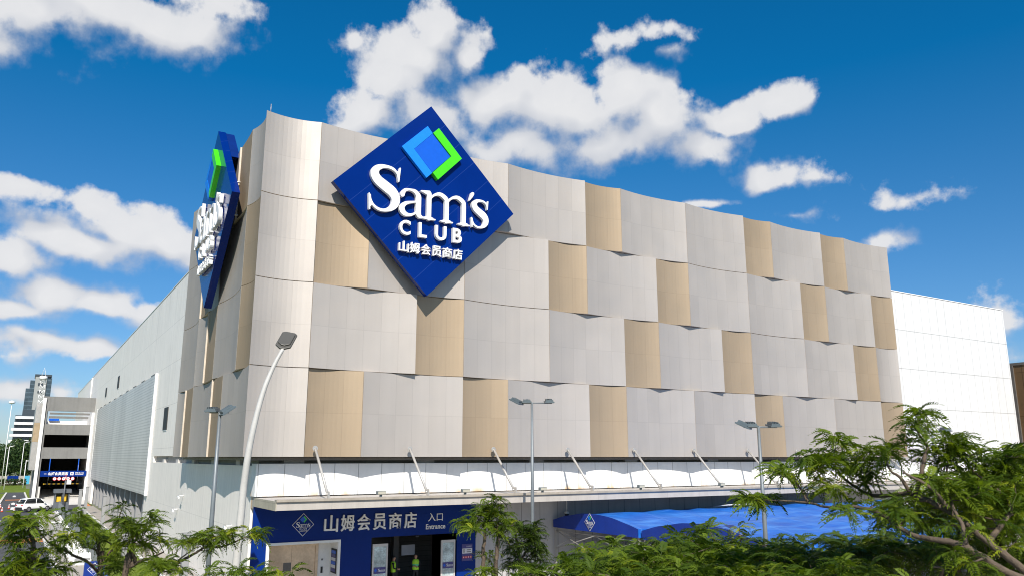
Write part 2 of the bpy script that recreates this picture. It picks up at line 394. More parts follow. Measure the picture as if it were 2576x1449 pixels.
def serif_word():
    """the serif word of the emblem, in sign units (x, z) from the sign's centre."""
    def glyph(parts, ox, oz, sx, sz, fat=1.0):
        P = []
        for kind, p in parts:
            q = spline_pts(p) if kind == 'c' else line_pts(*p)
            P.append(q)
        P = np.vstack(P); x = ox + P[:, 0] * sx; z = oz + P[:, 1] * sz; r = P[:, 2] * fat * .88 * (sx + sz) / 2
        return x, z, r
    S = [('c', [(.575, .73, .014), (.545, .86, .02), (.46, .945, .03), (.33, .968, .034), (.205, .935, .055), (.125, .855, .08), (.118, .745, .098), (.185, .645, .108), (.32, .55, .115), (.455, .455, .115), (.525, .345, .103), (.525, .22, .088), (.455, .105, .06), (.325, .035, .034), (.205, .04, .03), (.11, .1, .026), (.055, .2, .018), (.035, .29, .014)]),
         ('l', ((.60, .985, .017), (.578, .70, .017))), ('l', ((.575, .9, .03), (.578, .72, .018))), ('l', ((.02, .33, .017), (.035, .015, .017))), ('l', ((.035, .3, .018), (.045, .1, .03)))]
    A = [('c', [(.115, .735, .075), (.125, .80, .075), (.19, .92, .055), (.33, .965, .035), (.48, .93, .065), (.575, .79, .09), (.585, .6, .095), (.585, .2, .095), (.62, .07, .075), (.72, .035, .03), (.80, .07, .018)]),
         ('c', [(.57, .575, .03), (.40, .53, .035), (.22, .45, .06), (.115, .31, .09), (.115, .19, .10), (.175, .09, .085), (.29, .045, .055), (.42, .085, .04), (.57, .22, .03)])]
    def stem(x): return [('l', ((x, .04, .062), (x, .86, .062))), ('l', ((x - .125, .022, .02), (x + .135, .022, .02))), ('l', ((x - .07, .045, .03), (x + .075, .045, .03)))]
    def arch(x0, x1): return [('c', [(x0 + .03, .74, .02), (x0 + .1, .87, .03), (x0 + .2, .945, .043), (x0 + .29, .925, .056), (x1 - .015, .81, .062), (x1, .66, .062)])]
    def low(x): return [('l', ((x, .04, .062), (x, .68, .062))), ('l', ((x - .125, .022, .02), (x + .135, .022, .02))), ('l', ((x - .07, .045, .03), (x + .075, .045, .03)))]
    Mm = stem(.20) + [('l', ((.02, .945, .02), (.2, .965, .03))), ('l', ((.08, .93, .03), (.2, .9, .06)))] + arch(.2, .60) + low(.60) + arch(.6, 1.0) + low(1.0)
    Ap = [('c', [(.21, .9, .12), (.16, .6, .10), (.10, .3, .06), (.05, .04, .025)])]
    parts = [glyph(S, -3.55, -1.25, 2.86, 2.56), glyph(A, -1.88, -1.26, 1.98, 1.52), glyph([(k, [(a, b, r * 1.25) for a, b, r in p]) for k, p in Mm], -.62, -1.26, 2.62, 1.60, .86),
             glyph(Ap, 2.27, .2, 1.3, .5, .95), glyph([(k, [(a, b, r * 1.12) for a, b, r in p]) for k, p in S], 2.46, -1.28, 1.76, 1.66)]
    x = np.concatenate([p[0] for p in parts]); z = np.concatenate([p[1] for p in parts]); r = np.concatenate([p[2] for p in parts])
    xs = np.arange(-3.75, 3.85, .033); zs = np.arange(-1.5, 1.6, .033)
    F = np.full((len(zs), len(xs)), -9.0)
    for a, b, c in zip(x, z, r):
        i0, i1 = np.searchsorted(xs, [a - c - .2, a + c + .2]); k0, k1 = np.searchsorted(zs, [b - c - .2, b + c + .2])
        d = c - np.hypot(xs[None, i0:i1] - a, zs[k0:k1, None] - b); F[k0:k1, i0:i1] = np.maximum(F[k0:k1, i0:i1], d)
    F = np.where(np.abs(F) < 1e-6, 1e-6, F)
    return contours(F, xs, zs)
WORD = serif_word()
def word_mesh(extrude):
    cu = bpy.data.curves.new('serif_word', 'CURVE'); cu.dimensions = '2D'; cu.fill_mode = 'BOTH'; cu.extrude = extrude
    for lp in WORD:
        sp = cu.splines.new('POLY'); sp.points.add(len(lp) - 1)
        for k, (a, b) in enumerate(lp): sp.points[k].co = (a, b, 0, 1)
        sp.use_cyclic_u = True
    return curve_mesh(cu)
WORD_ME = word_mesh(.10)
CLUB_ME = [fit_text(ch, w, .80, .10, .022) for ch, w in zip('CLUB', (.62, .46, .66, .56))]
CJK = '山姆会员商店'
CJK_ME = [fit_text(ch, .56, .58, .09, .012) for ch in CJK]
CHEV_L = [(-.28, 4.04), (-1.76, 2.55), (-.28, 1.06), (.05, 1.40), (-1.05, 2.55), (.03, 3.68)]
CORE = [(.03, 3.66), (-1.03, 2.55), (.05, 1.43), (1.14, 2.56)]
CHEV_G = [(.37, 4.04), (1.82, 2.56), (.38, 1.06), (.055, 1.40), (1.16, 2.56), (.035, 3.69)]

def diamond_sign(parent, B, half, depth, scale, big=True):
    """B maps sign space (x right, y up, z out of the face) to the world."""
    def P(x, y, z): return B @ Vector((x * scale, y * scale, z * scale))
    h = half
    m = MB(); d = depth / scale
    pts = [P(0, h, -d), P(-h, 0, -d), P(0, -h, -d), P(h, 0, -d)]
    m.prism([P(0, h, -d), P(-h, 0, -d), P(0, -h, -d), P(h, 0, -d)], (P(0, 0, 0) - P(0, 0, -d)))
    m.build('board', 'sign_face', parent)
    if big:
        m = MB()      # sheet joints across the face
        for t in (-.6, -.2, .2, .6):
            a, b = (-h * (1 + t) / 2, h * (1 - t) / 2 * -1), None
        bld = []
    def ex(poly, z0, z1, name, mt, par):
        q = MB(); q.prism([P(x, y, z0) for x, y in poly], P(0, 0, z1) - P(0, 0, z0)); return q.build(name, mt, par)
    em = ex(CORE, .0, .20, 'emblem', 'emblem_mid', parent)
    ex(CHEV_L, .0, .21, 'blue_chevron', 'emblem_light', em); ex(CHEV_G, .0, .27, 'green_chevron', 'emblem_green', em)
    S4 = B @ Matrix.Diagonal((scale, scale, scale, 1))
    m = MB(); m.add_mesh(WORD_ME, S4 @ Matrix.Translation((0, 0, .15))); m.build('lettering', 'letter_white', parent)
    m = MB()
    for me, x in zip(CLUB_ME, (-1.45, -.43, .63, 1.62)): m.add_mesh(me, S4 @ Matrix.Translation((x, -1.90, .16)))
    m.build('lettering', 'letter_white', parent)
    m = MB()
    for k, me in enumerate(CJK_ME): m.add_mesh(me, S4 @ Matrix.Translation((-1.48 + k * .632, -2.93, .15)))
    m.build('lettering', 'letter_white', parent)
def sign_face_mat():
    m, nt, b, L = nodes_of('sign_face')
    pos = nt.nodes.new('ShaderNodeNewGeometry').outputs['Position']
    sp = nt.nodes.new('ShaderNodeSeparateXYZ'); L(pos, sp.inputs[0])
    # joints of the cladding sheets run parallel to the diamond's upper-left edge
    q = mnode(nt, 'SUBTRACT', sp.outputs[2], mnode(nt, 'SUBTRACT', sp.outputs[0], sp.outputs[1]))
    f = mnode(nt, 'FRACT', mnode(nt, 'MULTIPLY_ADD', q, 1 / 1.85, 40.3))
    ln = mnode(nt, 'LESS_THAN', f, .012)
    c = mixc(nt, ramp01(nt, noise(nt, pos, .5, 3), .3, .7), (0.0008, 0.0165, 0.150), (0.001, 0.019, 0.168))
    c = mixc(nt, mnode(nt, 'MULTIPLY', ln, .5), c, (.05, .10, .34))
    L(c, b.inputs['Base Color']); b.inputs['Roughness'].default_value = .12; b.inputs['Specular IOR Level'].default_value = .22
    return m
M['sign_face'] = sign_face_mat()

# ------------------------------------------------------------------ the store
MOD, X0, YF, XL = 2.84, 8.70, 37.90, 8.70
ZR = [23.87, 19.60, 15.33, 11.06, 6.80]
store = thing('store_building', 'long store with curved grey and beige metal panels above a white ground floor', 'building', (9.7, 39.4, 0))
FR = [[(0, 1, 'g'), (1, 3, 'g'), (3, 5, 'g'), (5, 7, 'g'), (7, 8, 'b'), (8, 10, 'g'), (10, 12, 'g'), (12, 13, 'b'), (13, 15, 'g'), (15, 16, 'b'), (16, 18, 'g')],
      [(0, 1, 'g'), (1, 2, 'b'), (2, 4, 'g'), (4, 6, 'g'), (6, 7, 'b'), (7, 9, 'g'), (9, 10, 'b'), (10, 12, 'g'), (12, 14, 'g'), (14, 15, 'b'), (15, 17, 'g'), (17, 18, 'b')],
      [(0, 1, 'g'), (1, 3, 'g'), (3, 4, 'b'), (4, 6, 'g'), (6, 8, 'g'), (8, 9, 'b'), (9, 11, 'g'), (11, 12, 'b'), (12, 14, 'g'), (14, 16, 'g'), (16, 17, 'b'), (17, 18, 'g')],
      [(0, 1, 'g'), (1, 2, 'b'), (2, 4, 'g'), (4, 5, 'b'), (5, 7, 'g'), (7, 8, 'b'), (8, 10, 'g'), (10, 12, 'g'), (12, 13, 'b'), (13, 15, 'g'), (15, 17, 'g'), (17, 18, 'b')]]
LR = [[(0, 1, 'g'), (1, 2, 'b'), (2, 4, 'g'), (4, 5, 'b'), (5, 7, 'g')],
      [(0, 1, 'b'), (1, 3, 'g'), (3, 4, 'g'), (4, 5, 'b'), (5, 7, 'g')],
      [(0, 1, 'b'), (1, 3, 'g'), (3, 4, 'b'), (4, 5, 'g'), (5, 7, 'g')],
      [(0, 2, 'g'), (2, 3, 'b'), (3, 5, 'g'), (5, 6, 'b'), (6, 7, 'g')]]
def facade_panel(k0, k1, kind, z0, z1, side):
    n = 3 * (k1 - k0); w = (k1 - k0) * MOD
    sag = .21 if kind == 'b' else .28
    step = .16 if kind == 'b' else 0.0
    if side == 'left' and k0 == 0: step = 0
    P = []
    SUB = 4
    for i in range(n * SUB + 1):
        t = i / (n * SUB)
        ts = t
        d = sag * 4 * ts * (1 - ts)
        # a beige panel starts set back from its neighbour on its left (seen from outside)
        d += step * ((1 - t) if side == 'front' else t) if step else 0
        if side == 'left': d = .09 * (1 - (1 - t) ** 2) if step else .22 * 4 * t * (1 - t)
        P.append((k0 * MOD + t * w, d))
    TH = .8
    s0 = P[0][0] + (TH if k0 == 0 else 0); s1 = P[-1][0]
    def W(s, d, z): return (X0 + s, YF + d, z) if side == 'front' else (XL + d, YF + s, z)
    m = MB(); g = .012
    zb, zt = z0 + .025, z1 - .01; zm = (z0 + z1) / 2
    for i in range(n * SUB):
        j = i // SUB
        a, b = P[i], P[i + 1]
        if i == 0: a = (a[0] + (g if k0 else 0), a[1])
        if i == n * SUB - 1: b = (b[0] - g, b[1])
        random.seed(k0 * 7919 + j * 613 + round(z0) * 97 + (5003 if side == 'left' else 0))
        for za, zc in ((zb, zm), (zm, zt)):
            tone = random.random()
            u0, u1 = (i % SUB) / SUB, (i % SUB + 1) / SUB
            q = [W(*a, za), W(*b, za), W(*b, zc), W(*a, zc)]; uv = [(u0, 0), (u1, 0), (u1, 1), (u0, 1)]
            if side != 'front': q = q[::-1]; uv = uv[::-1]
            m.poly(q, 0, uv, tone)
    a, b = (P[0][0] + (g if k0 else 0), P[0][1]), (P[-1][0] - g, P[-1][1])
    back0, back1 = (s0, TH), (s1 - g, TH)
    edge = [a] + [(p[0], p[1]) for p in P[1:-1]] + [b]
    for z, up in ((zb, False), (zt, True)):
        poly = [W(*p, z) for p in edge] + [W(*back1, z), W(*back0, z)]
        m.poly(poly if (up == (side == 'front')) else poly[::-1], 1, None, .5)
    for p, q, f in ((b, back1, True), (back0, a, True), (back1, back0, True)):
        quad = [W(*p, zb), W(*q, zb), W(*q, zt), W(*p, zt)]
        m.poly(quad if side == 'front' else quad[::-1], 1, None, .5)
    mt = 'panel_beige' if kind == 'b' else 'panel_grey'
    o = m.build('facade_panel', [mt, 'panel_return'], store)
    if kind == 'b': o['label'] = 'beige facade panel'
    return o
for r in range(4):
    for k0, k1, kd in FR[r]: facade_panel(k0, k1, kd, ZR[r + 1], ZR[r], 'front')
    for k0, k1, kd in LR[r]: facade_panel(k0, k1, kd, ZR[r + 1], ZR[r], 'left')
XR = X0 + 18 * MOD; YE = YF + 7 * MOD
# dark lip along the underside of the panels, then the set-back band
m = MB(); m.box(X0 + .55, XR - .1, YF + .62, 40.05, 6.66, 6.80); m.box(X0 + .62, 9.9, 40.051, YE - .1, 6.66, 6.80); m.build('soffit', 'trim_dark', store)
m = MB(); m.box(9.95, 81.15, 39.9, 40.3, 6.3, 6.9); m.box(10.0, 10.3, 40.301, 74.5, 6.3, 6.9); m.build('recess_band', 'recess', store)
for k in range(7): MB().box(11.0 + 7.1 * k, 12.0 + 7.1 * k, 39.3, 39.897, 6.502, 6.656).build('band_pier', 'recess_light', store)
for k in range(5): MB().box(9.75, 9.997, 43 + 6.4 * k, 43.9 + 6.4 * k, 6.402, 6.656).build('band_pier', 'recess_light', store)
# front: upper wall (mostly behind the panels), white strip above the canopy, shaded wall below it
m = MB(); m.box(9.72, 81.2, 40.0, 40.6, 6.9, 20.95); m.build('front_wall', 'white_block', store)
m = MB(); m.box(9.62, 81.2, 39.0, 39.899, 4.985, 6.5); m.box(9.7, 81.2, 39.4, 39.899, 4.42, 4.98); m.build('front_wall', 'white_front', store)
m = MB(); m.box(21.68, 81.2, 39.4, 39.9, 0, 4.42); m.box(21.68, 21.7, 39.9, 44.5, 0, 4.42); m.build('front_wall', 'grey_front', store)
# left side
m = MB(); m.box(9.7, 10.0, 39.9, 78.0, 0, 6.4); m.build('side_wall', 'white_lower', store)
m = MB(); m.box(9.7, 10.0, 55.0, 78.0, 6.9, 20.93); m.box(9.7, 10.0, 74.5, 78.0, 6.4, 6.9)
m.box(9.7, 10.0, 78.0, 137.5, 3.9, 20.93); m.box(9.7, 10.0, 137.5, 205, 0, 20.93); m.build('side_wall', 'white_side', store)
m = MB(); m.box(80.9, 81.2, 40.6, 205, 0, 20.95); m.box(10.0, 80.9, 204.6, 205, 0, 20.9); m.build('rear_wall', 'white_block', store)
m = MB(); m.box(9.85, 80.95, 40.3, 204.8, 20.3, 20.6); m.build('roof', 'roof', store)
m = MB(); m.box(9.66, 81.24, 39.96, 40.3, 20.951, 21.02); m.box(9.66, 9.95, 55, 205, 20.931, 21.0); m.build('coping', 'letter_white', store)
# recessed lower wall under the screen with pilasters
m = MB(); m.box(10.9, 11.2, 78.0, 137.5, 0, 3.9); m.box(9.9, 11.0, 78, 137.5, 3.7, 3.9); m.build('lower_wall', 'fin', store)
for k in range(12):
    y = 80.0 + k * 5.0
    MB().box(9.95, 10.899, y, y + .9, 0, 3.7).build('pilaster', 'fin', store)
# perforated screen and its frame
m = MB(); m.box(9.50, 9.64, 76.5, 139.2, 3.62, 14.0); scr = m.build('metal_screen', 'screen', store)
MB().box(9.47, 9.69, 76.2, 76.498, 3.55, 14.1).build('frame_post', 'letter_white', scr); MB().box(9.47, 9.69, 139.202, 139.5, 3.55, 14.1).build('frame_post', 'letter_white', scr)
for k in range(9): MB().box(9.6, 9.69, 78 + k * 7, 80.2 + k * 7, 14.003, 14.2).build('bracket', 'trim_dark', scr)
for (y0, y1, z0, z1) in ((109.9, 114.6, 15.4, 16.95), (127.3, 131.4, 15.4, 16.7), (68.0, 70.8, 8.95, 10.75), (156, 159, 15.4, 16.6)):
    w = MB().box(9.64, 9.695, (y0 + y1) / 2 - .95, (y0 + y1) / 2 + .95, z0, z1).build('window', 'black', store)
    MB().box(9.66, 9.69, (y0 + y1) / 2 - .9, (y0 + y1) / 2 + .9, z0 - .08, z0 - .002).build('sill', 'letter_white', w)
MB().tube([(8.95, 38.15, 23.8), (8.95, 38.15, 24.35)], .018, 6).build('lightning_rod', 'steel', store)
MB().tube([(8.95, 46.0, 23.8), (8.95, 46.0, 24.5)], .018, 6).build('lightning_rod', 'steel', store)
# downpipes and cable tray on the side
MB().tube([(9.62, 161, 16), (9.62, 161, 20.8)], .12, 6).build('downpipe', 'white', store)

# canopy
m = MB(); m.box(9.70, 60.0, 35.40, 39.27, 4.54, 4.93)
can = m.build('canopy', 'canopy', store)
MB().box(9.66, 60.05, 35.30, 35.399, 4.90, 5.0).box(9.66, 60.05, 35.4, 35.6, 4.932, 5.0).build('gutter', 'canopy_trim', can)
MB().box(9.66, 9.698, 35.4, 39.27, 4.53, 4.93).build('end_panel', 'canopy_tile', can)
for k in range(11):
    x = 12.05 + k * 4.95
    if x > 59: break
    m = MB(); m.tube([(x, 35.75, 5.2), (x, 37.82, 7.22)], .062, 10); rod = m.build('stay_rod', 'rod', can)
    MB().box(x - .03, x + .03, 35.5, 35.72, 5.0, 5.3).lathe([(.05, -.09), (.05, .09)], (x, 35.7, 5.17), 8, 0, 'X').build('clevis', 'steel', rod)
    MB().lathe([(.13, 0), (.13, .04), (.09, .1)], (x, 37.83, 7.22), 10, 0, 'Y').build('end_plate', 'steel', rod)
fl = thing('floodlight', 'small black floodlight on the canopy edge above the Chinese entrance lettering', 'floodlight', (14.55, 35.55, 5.06), 'small floodlights along the canopy edge')
MB().box(14.33, 14.77, 35.42, 35.62, 5.10, 5.27).build('lamp_body', 'lamp_body', fl, .02)
MB().box(14.36, 14.74, 35.40, 35.419, 5.12, 5.25).build('lens', 'lamp_glass', fl)
MB().box(14.5, 14.6, 35.5, 35.6, 5.0, 5.099).build('bracket', 'lamp_body', fl)
for x, lb in ((19.0, 'small black floodlight on the canopy edge between the second and third stay rods'), (23.6, 'small black floodlight on the canopy edge beside the middle twin lamp pole'), (30.3, 'small black floodlight on the canopy edge between the fourth and fifth stay rods'), (36.7, 'small black floodlight on the canopy edge between the fifth and sixth stay rods'), (43.6, 'farthest visible small black floodlight on the canopy edge, near the big tree')):
    dup(fl, (x, 35.55, 5.06), lb)

# entrance portal, lift lobby, sliding doors
m = MB(); f = 39.28
m.box(9.70, 21.68, f, 39.399, 2.82, 4.60); m.box(9.70, 10.38, f, 39.39, 0, 2.82); m.box(14.02, 15.66, f, 39.39, 0, 2.82); m.box(20.54, 21.68, f, 39.39, 0, 2.82)
m.build('entrance_surround', 'portal_blue', store)
m = MB(); m.box(10.38, 10.52, 39.2, 40.4, 0, 2.819); m.box(13.9, 14.02, 39.2, 40.4, 0, 2.819); m.box(10.52, 13.9, 39.2, 40.4, 2.70, 2.819); m.box(10.52, 13.9, 40.4, 40.5, 0, 2.819)
m.box(10.38, 10.52, 40.4, 40.5, 0, 2.819); m.build('lift_lobby', 'white', store)
ld = MB().box(10.72, 11.93, 40.34, 40.398, 0, 2.5).box(11.94, 13.12, 40.34, 40.398, 0, 2.5).build('lift_door', 'lift_steel', store)
MB().box(10.6, 10.719, 40.3, 40.4, 0, 2.62).box(13.121, 13.26, 40.3, 40.4, 0, 2.62).box(10.719, 13.121, 40.3, 40.4, 2.501, 2.62).build('frame', 'lift_steel', ld)
MB().box(11.55, 11.93, 40.325, 40.339, 1.35, 1.75).build('door_notice', 'trim_dark', ld)
MB().box(13.45, 13.55, 40.37, 40.398, 1.15, 1.45).box(13.47, 13.53, 40.37, 40.398, 1.75, 1.83).build('call_button', 'black', store)
po = MB().box(13.86, 13.899, 39.35, 40.1, 1.2, 2.35).build('poster_case', 'black', store)
m = MB()
for k, c in enumerate((0, 1, 2, 1, 0, 2)): m.box(13.85, 13.859, 39.42, 40.03, 1.27 + k * .17, 1.42 + k * .17, c)
m.build('poster', ['purple', 'paper', 'emblem_mid'], po)
# interior room behind the doors
m = MB(); m.box(14.1, 21.6, 44.3, 44.5, 0, 3.2); m.build('interior_wall', 'brick_dark', store)
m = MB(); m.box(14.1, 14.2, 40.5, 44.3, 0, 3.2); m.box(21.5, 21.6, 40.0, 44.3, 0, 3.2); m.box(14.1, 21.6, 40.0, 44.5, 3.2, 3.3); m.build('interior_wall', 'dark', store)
MB().box(18.3, 18.62, 42.6, 43.0, 0, 3.19).build('column', 'interior_grey', store)
hn = MB().box(18.75, 19.55, 42.5, 42.54, 1.45, 2.0).build('notice', 'paper', store)
m.build('door_frame', 'frame_grey', store)
for x0 in (15.75, 19.62):
    x1 = x0 + .83
    m = MB(); m.box(x0, x0 + .08, 39.3, 39.38, 0, 2.49); m.box(x1 - .08, x1, 39.3, 39.38, 0, 2.49); m.box(x0 + .08, x1 - .08, 39.3, 39.38, 2.36, 2.49); m.box(x0 + .08, x1 - .08, 39.3, 39.38, 0, .12)
    sd = m.build('sliding_door', 'frame_grey', store)
    MB().box(x0 + .08, x1 - .08, 39.33, 39.35, .12, 2.36).build('glass', 'glass', sd)
    MB().box(x0 + .09, x1 - .09, 39.318, 39.326, 1.05, 1.36).build('decal', 'purple', sd)
    m = MB()
    S4 = Matrix.Translation((x0 + .52, 39.314, 1.21)) @ FRONT @ Matrix.Diagonal((.055, .055, .01, 1)); m.add_mesh(WORD_ME, S4)
    m.prism([(x0 + .2, 39.314, 1.30), (x0 + .12, 39.314, 1.21), (x0 + .2, 39.314, 1.12), (x0 + .28, 39.314, 1.21)], (0, .003, 0), 1)
    m.build('lettering', ['letter_white', 'emblem_mid'], sd)
    m = MB()
    for k in range(4): m.prism([(x0 + .1, 39.326, .25 + k * .22), (x1 - .1, 39.326, .20 + k * .22), (x1 - .1, 39.326, .23 + k * .22), (x0 + .1, 39.326, .28 + k * .22)], (0, .003, 0))
    m.build('reflection_stripe', 'frame_grey', sd)  # pale slanted stripes painted as reflections on the door glass
MB().box(18.05, 18.22, 39.12, 39.199, 2.74, 2.80).build('door_sensor', 'black', store)

# signs on the building
sg = thing('diamond_sign', 'big dark blue diamond sign facing the entrance on the long front', 'sign', (17.28, 37.9, 20.37), 'diamond signs at the building corner')
Bf = Matrix.Translation((17.45, 37.2, 20.53)) @ FRONT
diamond_sign(sg, Bf, 5.35, .36, 1.007)
m = MB()
for dx in (-2.5, 0, 2.5):
    for dz in (-1.5, 1.2): m.tube([(17.45 + dx, 37.5, 20.53 + dz), (17.45 + dx, 38.35, 20.53 + dz)], .06, 6)
m.build('mount', 'steel', sg)
ss = thing('diamond_sign', 'foreshortened blue diamond sign on the shaded left face by the corner', 'sign', (8.7, 45.0, 19.95), 'diamond signs at the building corner')
SYC, SZC, SX, SSC = 46.6, 20.42, 7.97, 1.0
Bs = Matrix.Translation((SX, SYC, SZC)) @ SIDE
diamond_sign(ss, Bs, 5.35, .42, SSC)
q_ = [Bs @ (Vector(p) * SSC) for p in ((0, 5.3, -.44), (-2.2, 3.1, -.44), (2.2, 3.1, -.44))]
MB().prism(q_, (.48, 0, 0)).build('rear_housing', 'sign_edge', ss)
m = MB()
for dy in (-3.2, 0, 3.0):
    for dz in (-.6, 1.3): m.tube([(8.3, SYC + dy, SZC + dz), (9.2, SYC + dy, SZC + dz)], .06, 6)
m.build('mount', 'steel', ss)
es = thing('entrance_sign', 'white Chinese lettering reading entrance with small diamond emblem on blue portal', 'sign', (15.5, 39.28, 3.6))
m = MB()
for k, ch in enumerate(CJK):
    me = fit_text(ch, .70, .80, .05, .014); m.add_mesh(me, Matrix.Translation((13.48 + k * .852, 39.21, 3.60)) @ FRONT)
m.build('lettering', 'letter_white', es)
m = MB(); m.add_mesh(fit_text('入口', .86, .42, .012, .004), Matrix.Translation((19.22, 39.265, 3.70)) @ FRONT)
m.add_mesh(fit_text('Entrance', 1.14, .26, .012, .014), Matrix.Translation((19.24, 39.265, 3.22)) @ FRONT); m.build('lettering', 'letter_white', es)
lg = MB(); c0 = (12.1, 3.60); hh = .54
lg.prism([(c0[0], 39.262, c0[1] + hh), (c0[0] - hh, 39.262, c0[1]), (c0[0], 39.262, c0[1] - hh), (c0[0] + hh, 39.262, c0[1])], (0, .012, 0), 0)
hi = hh - .03
lg.prism([(c0[0], 39.256, c0[1] + hi), (c0[0] - hi, 39.256, c0[1]), (c0[0], 39.256, c0[1] - hi), (c0[0] + hi, 39.256, c0[1])], (0, .005, 0), 1)
def mini_logo(m, T, base):
    """word and chevrons at small scale; T maps sign units to the world, material slots from base."""
    m.add_mesh(WORD_ME, T @ Matrix.Diagonal((1, 1, .1, 1)), base)
    for poly, k, z in ((CORE, 1, .02), (CHEV_L, 2, .03), (CHEV_G, 3, .05)): m.prism([Vector((x, y, 0)) for x, y in poly], (0, 0, z), base + k, T)
    for me, x in zip(CLUB_ME, (-1.45, -.43, .63, 1.62)): m.add_mesh(me, T @ Matrix.Translation((x, -1.90, 0)) @ Matrix.Diagonal((1, 1, .1, 1)), base)
    for k, me in enumerate(CJK_ME): m.add_mesh(me, T @ Matrix.Translation((-1.48 + k * .632, -2.93, 0)) @ Matrix.Diagonal((1, 1, .1, 1)), base)
mini_logo(lg, Matrix.Translation((c0[0], 39.25, c0[1])) @ FRONT @ Matrix.Diagonal((.0985, .0985, .0985, 1)), 2)
lg.build('emblem', ['letter_white', 'portal_blue', 'letter_white', 'emblem_mid', 'emblem_mid', 'emblem_green'], es)
nb = thing('notice_board', 'small purple notice with white panel and row of red circles on the blue wall', 'notice', (21.15, 39.28, 1.43))
MB().box(20.83, 21.47, 39.25, 39.279, 1.36, 2.22).build('board', 'purple', nb)
m = MB(); m.box(20.85, 21.45, 39.243, 39.249, 1.74, 2.0); m.add_mesh(fit_text('营业时间', .3, .07, .002), Matrix.Translation((21.25, 39.245, 2.1)) @ FRONT, 0); m.build('white_panel', 'paper', nb)
m = MB()
for k in range(2):
    m.box(20.9, 21.0, 39.238, 39.242, 1.80 + k * .1, 1.85 + k * .1); m.box(21.12, 21.38, 39.238, 39.242, 1.80 + k * .1, 1.84 + k * .1)
m.build('lettering', 'trim_dark', nb)
for k in range(4):
    o = MB().lathe([(.065, 0), (.065, -.008)], (20.93 + k * .147, 39.249, 1.55), 14, 0, 'Y').build('red_circle', 'red', nb)
    MB().box(20.905 + k * .147, 20.955 + k * .147, 39.236, 39.24, 1.52, 1.58).build('pictogram', 'paper', o)
dc = thing('dome_camera', 'white dome camera hanging from the canopy soffit at the left end of the tents', 'camera', (27.62, 39.1, 4.4))
MB().tube([(27.62, 39.05, 4.45), (27.62, 39.05, 3.72)], .03, 6).build('drop_pole', 'white', dc)
MB().lathe([(.05, 3.72), (.13, 3.68), (.14, 3.58)], (27.62, 39.05, 0), 12).build('housing', 'white', dc)
MB().lathe([(.12, 3.579), (.11, 3.5), (.06, 3.44), (.01, 3.43)], (27.62, 39.05, 0), 12).build('dome', 'black', dc)
wc = thing('wall_camera', 'white bullet camera on the white side wall, upper one below the wavy shadow edge', 'camera', (9.7, 58.5, 4.27), 'bullet cameras on the white side wall')
MB().box(9.45, 9.69, 58.42, 58.5, 4.25, 4.3).build('bracket', 'white', wc)
MB().tube([(9.4, 58.3, 4.14), (9.4, 58.75, 4.22)], .06, 8).build('body', 'white', wc)
dup(wc, (9.7, 60.3, 3.3), 'white bullet camera on the white side wall beside the horizontal wall joint, farther one')
dup(wc, (9.7, 43.7, 3.35), 'white bullet camera on the white side wall just left of the white lamp post')

# ------------------------------------------------------------------ brown neighbour at the far right
bb = thing('brown_building', 'brown ribbed metal building at the far right edge of the picture', 'building', (84, 30, 0))
m = MB(); m.box(83.2, 110, 22, 41.5, 0, 15.7); m.build('wall', 'brown_clad', bb)
m = MB(); m.box(83.1, 110.1, 21.9, 41.6, 15.7, 15.95); m.build('coping', 'trim_dark', bb)
for k in range(10): MB().box(83.02, 83.199, 22.2 + k * 2.05, 22.5 + k * 2.05, 0, 15.69).build('rib', 'trim_dark', bb)

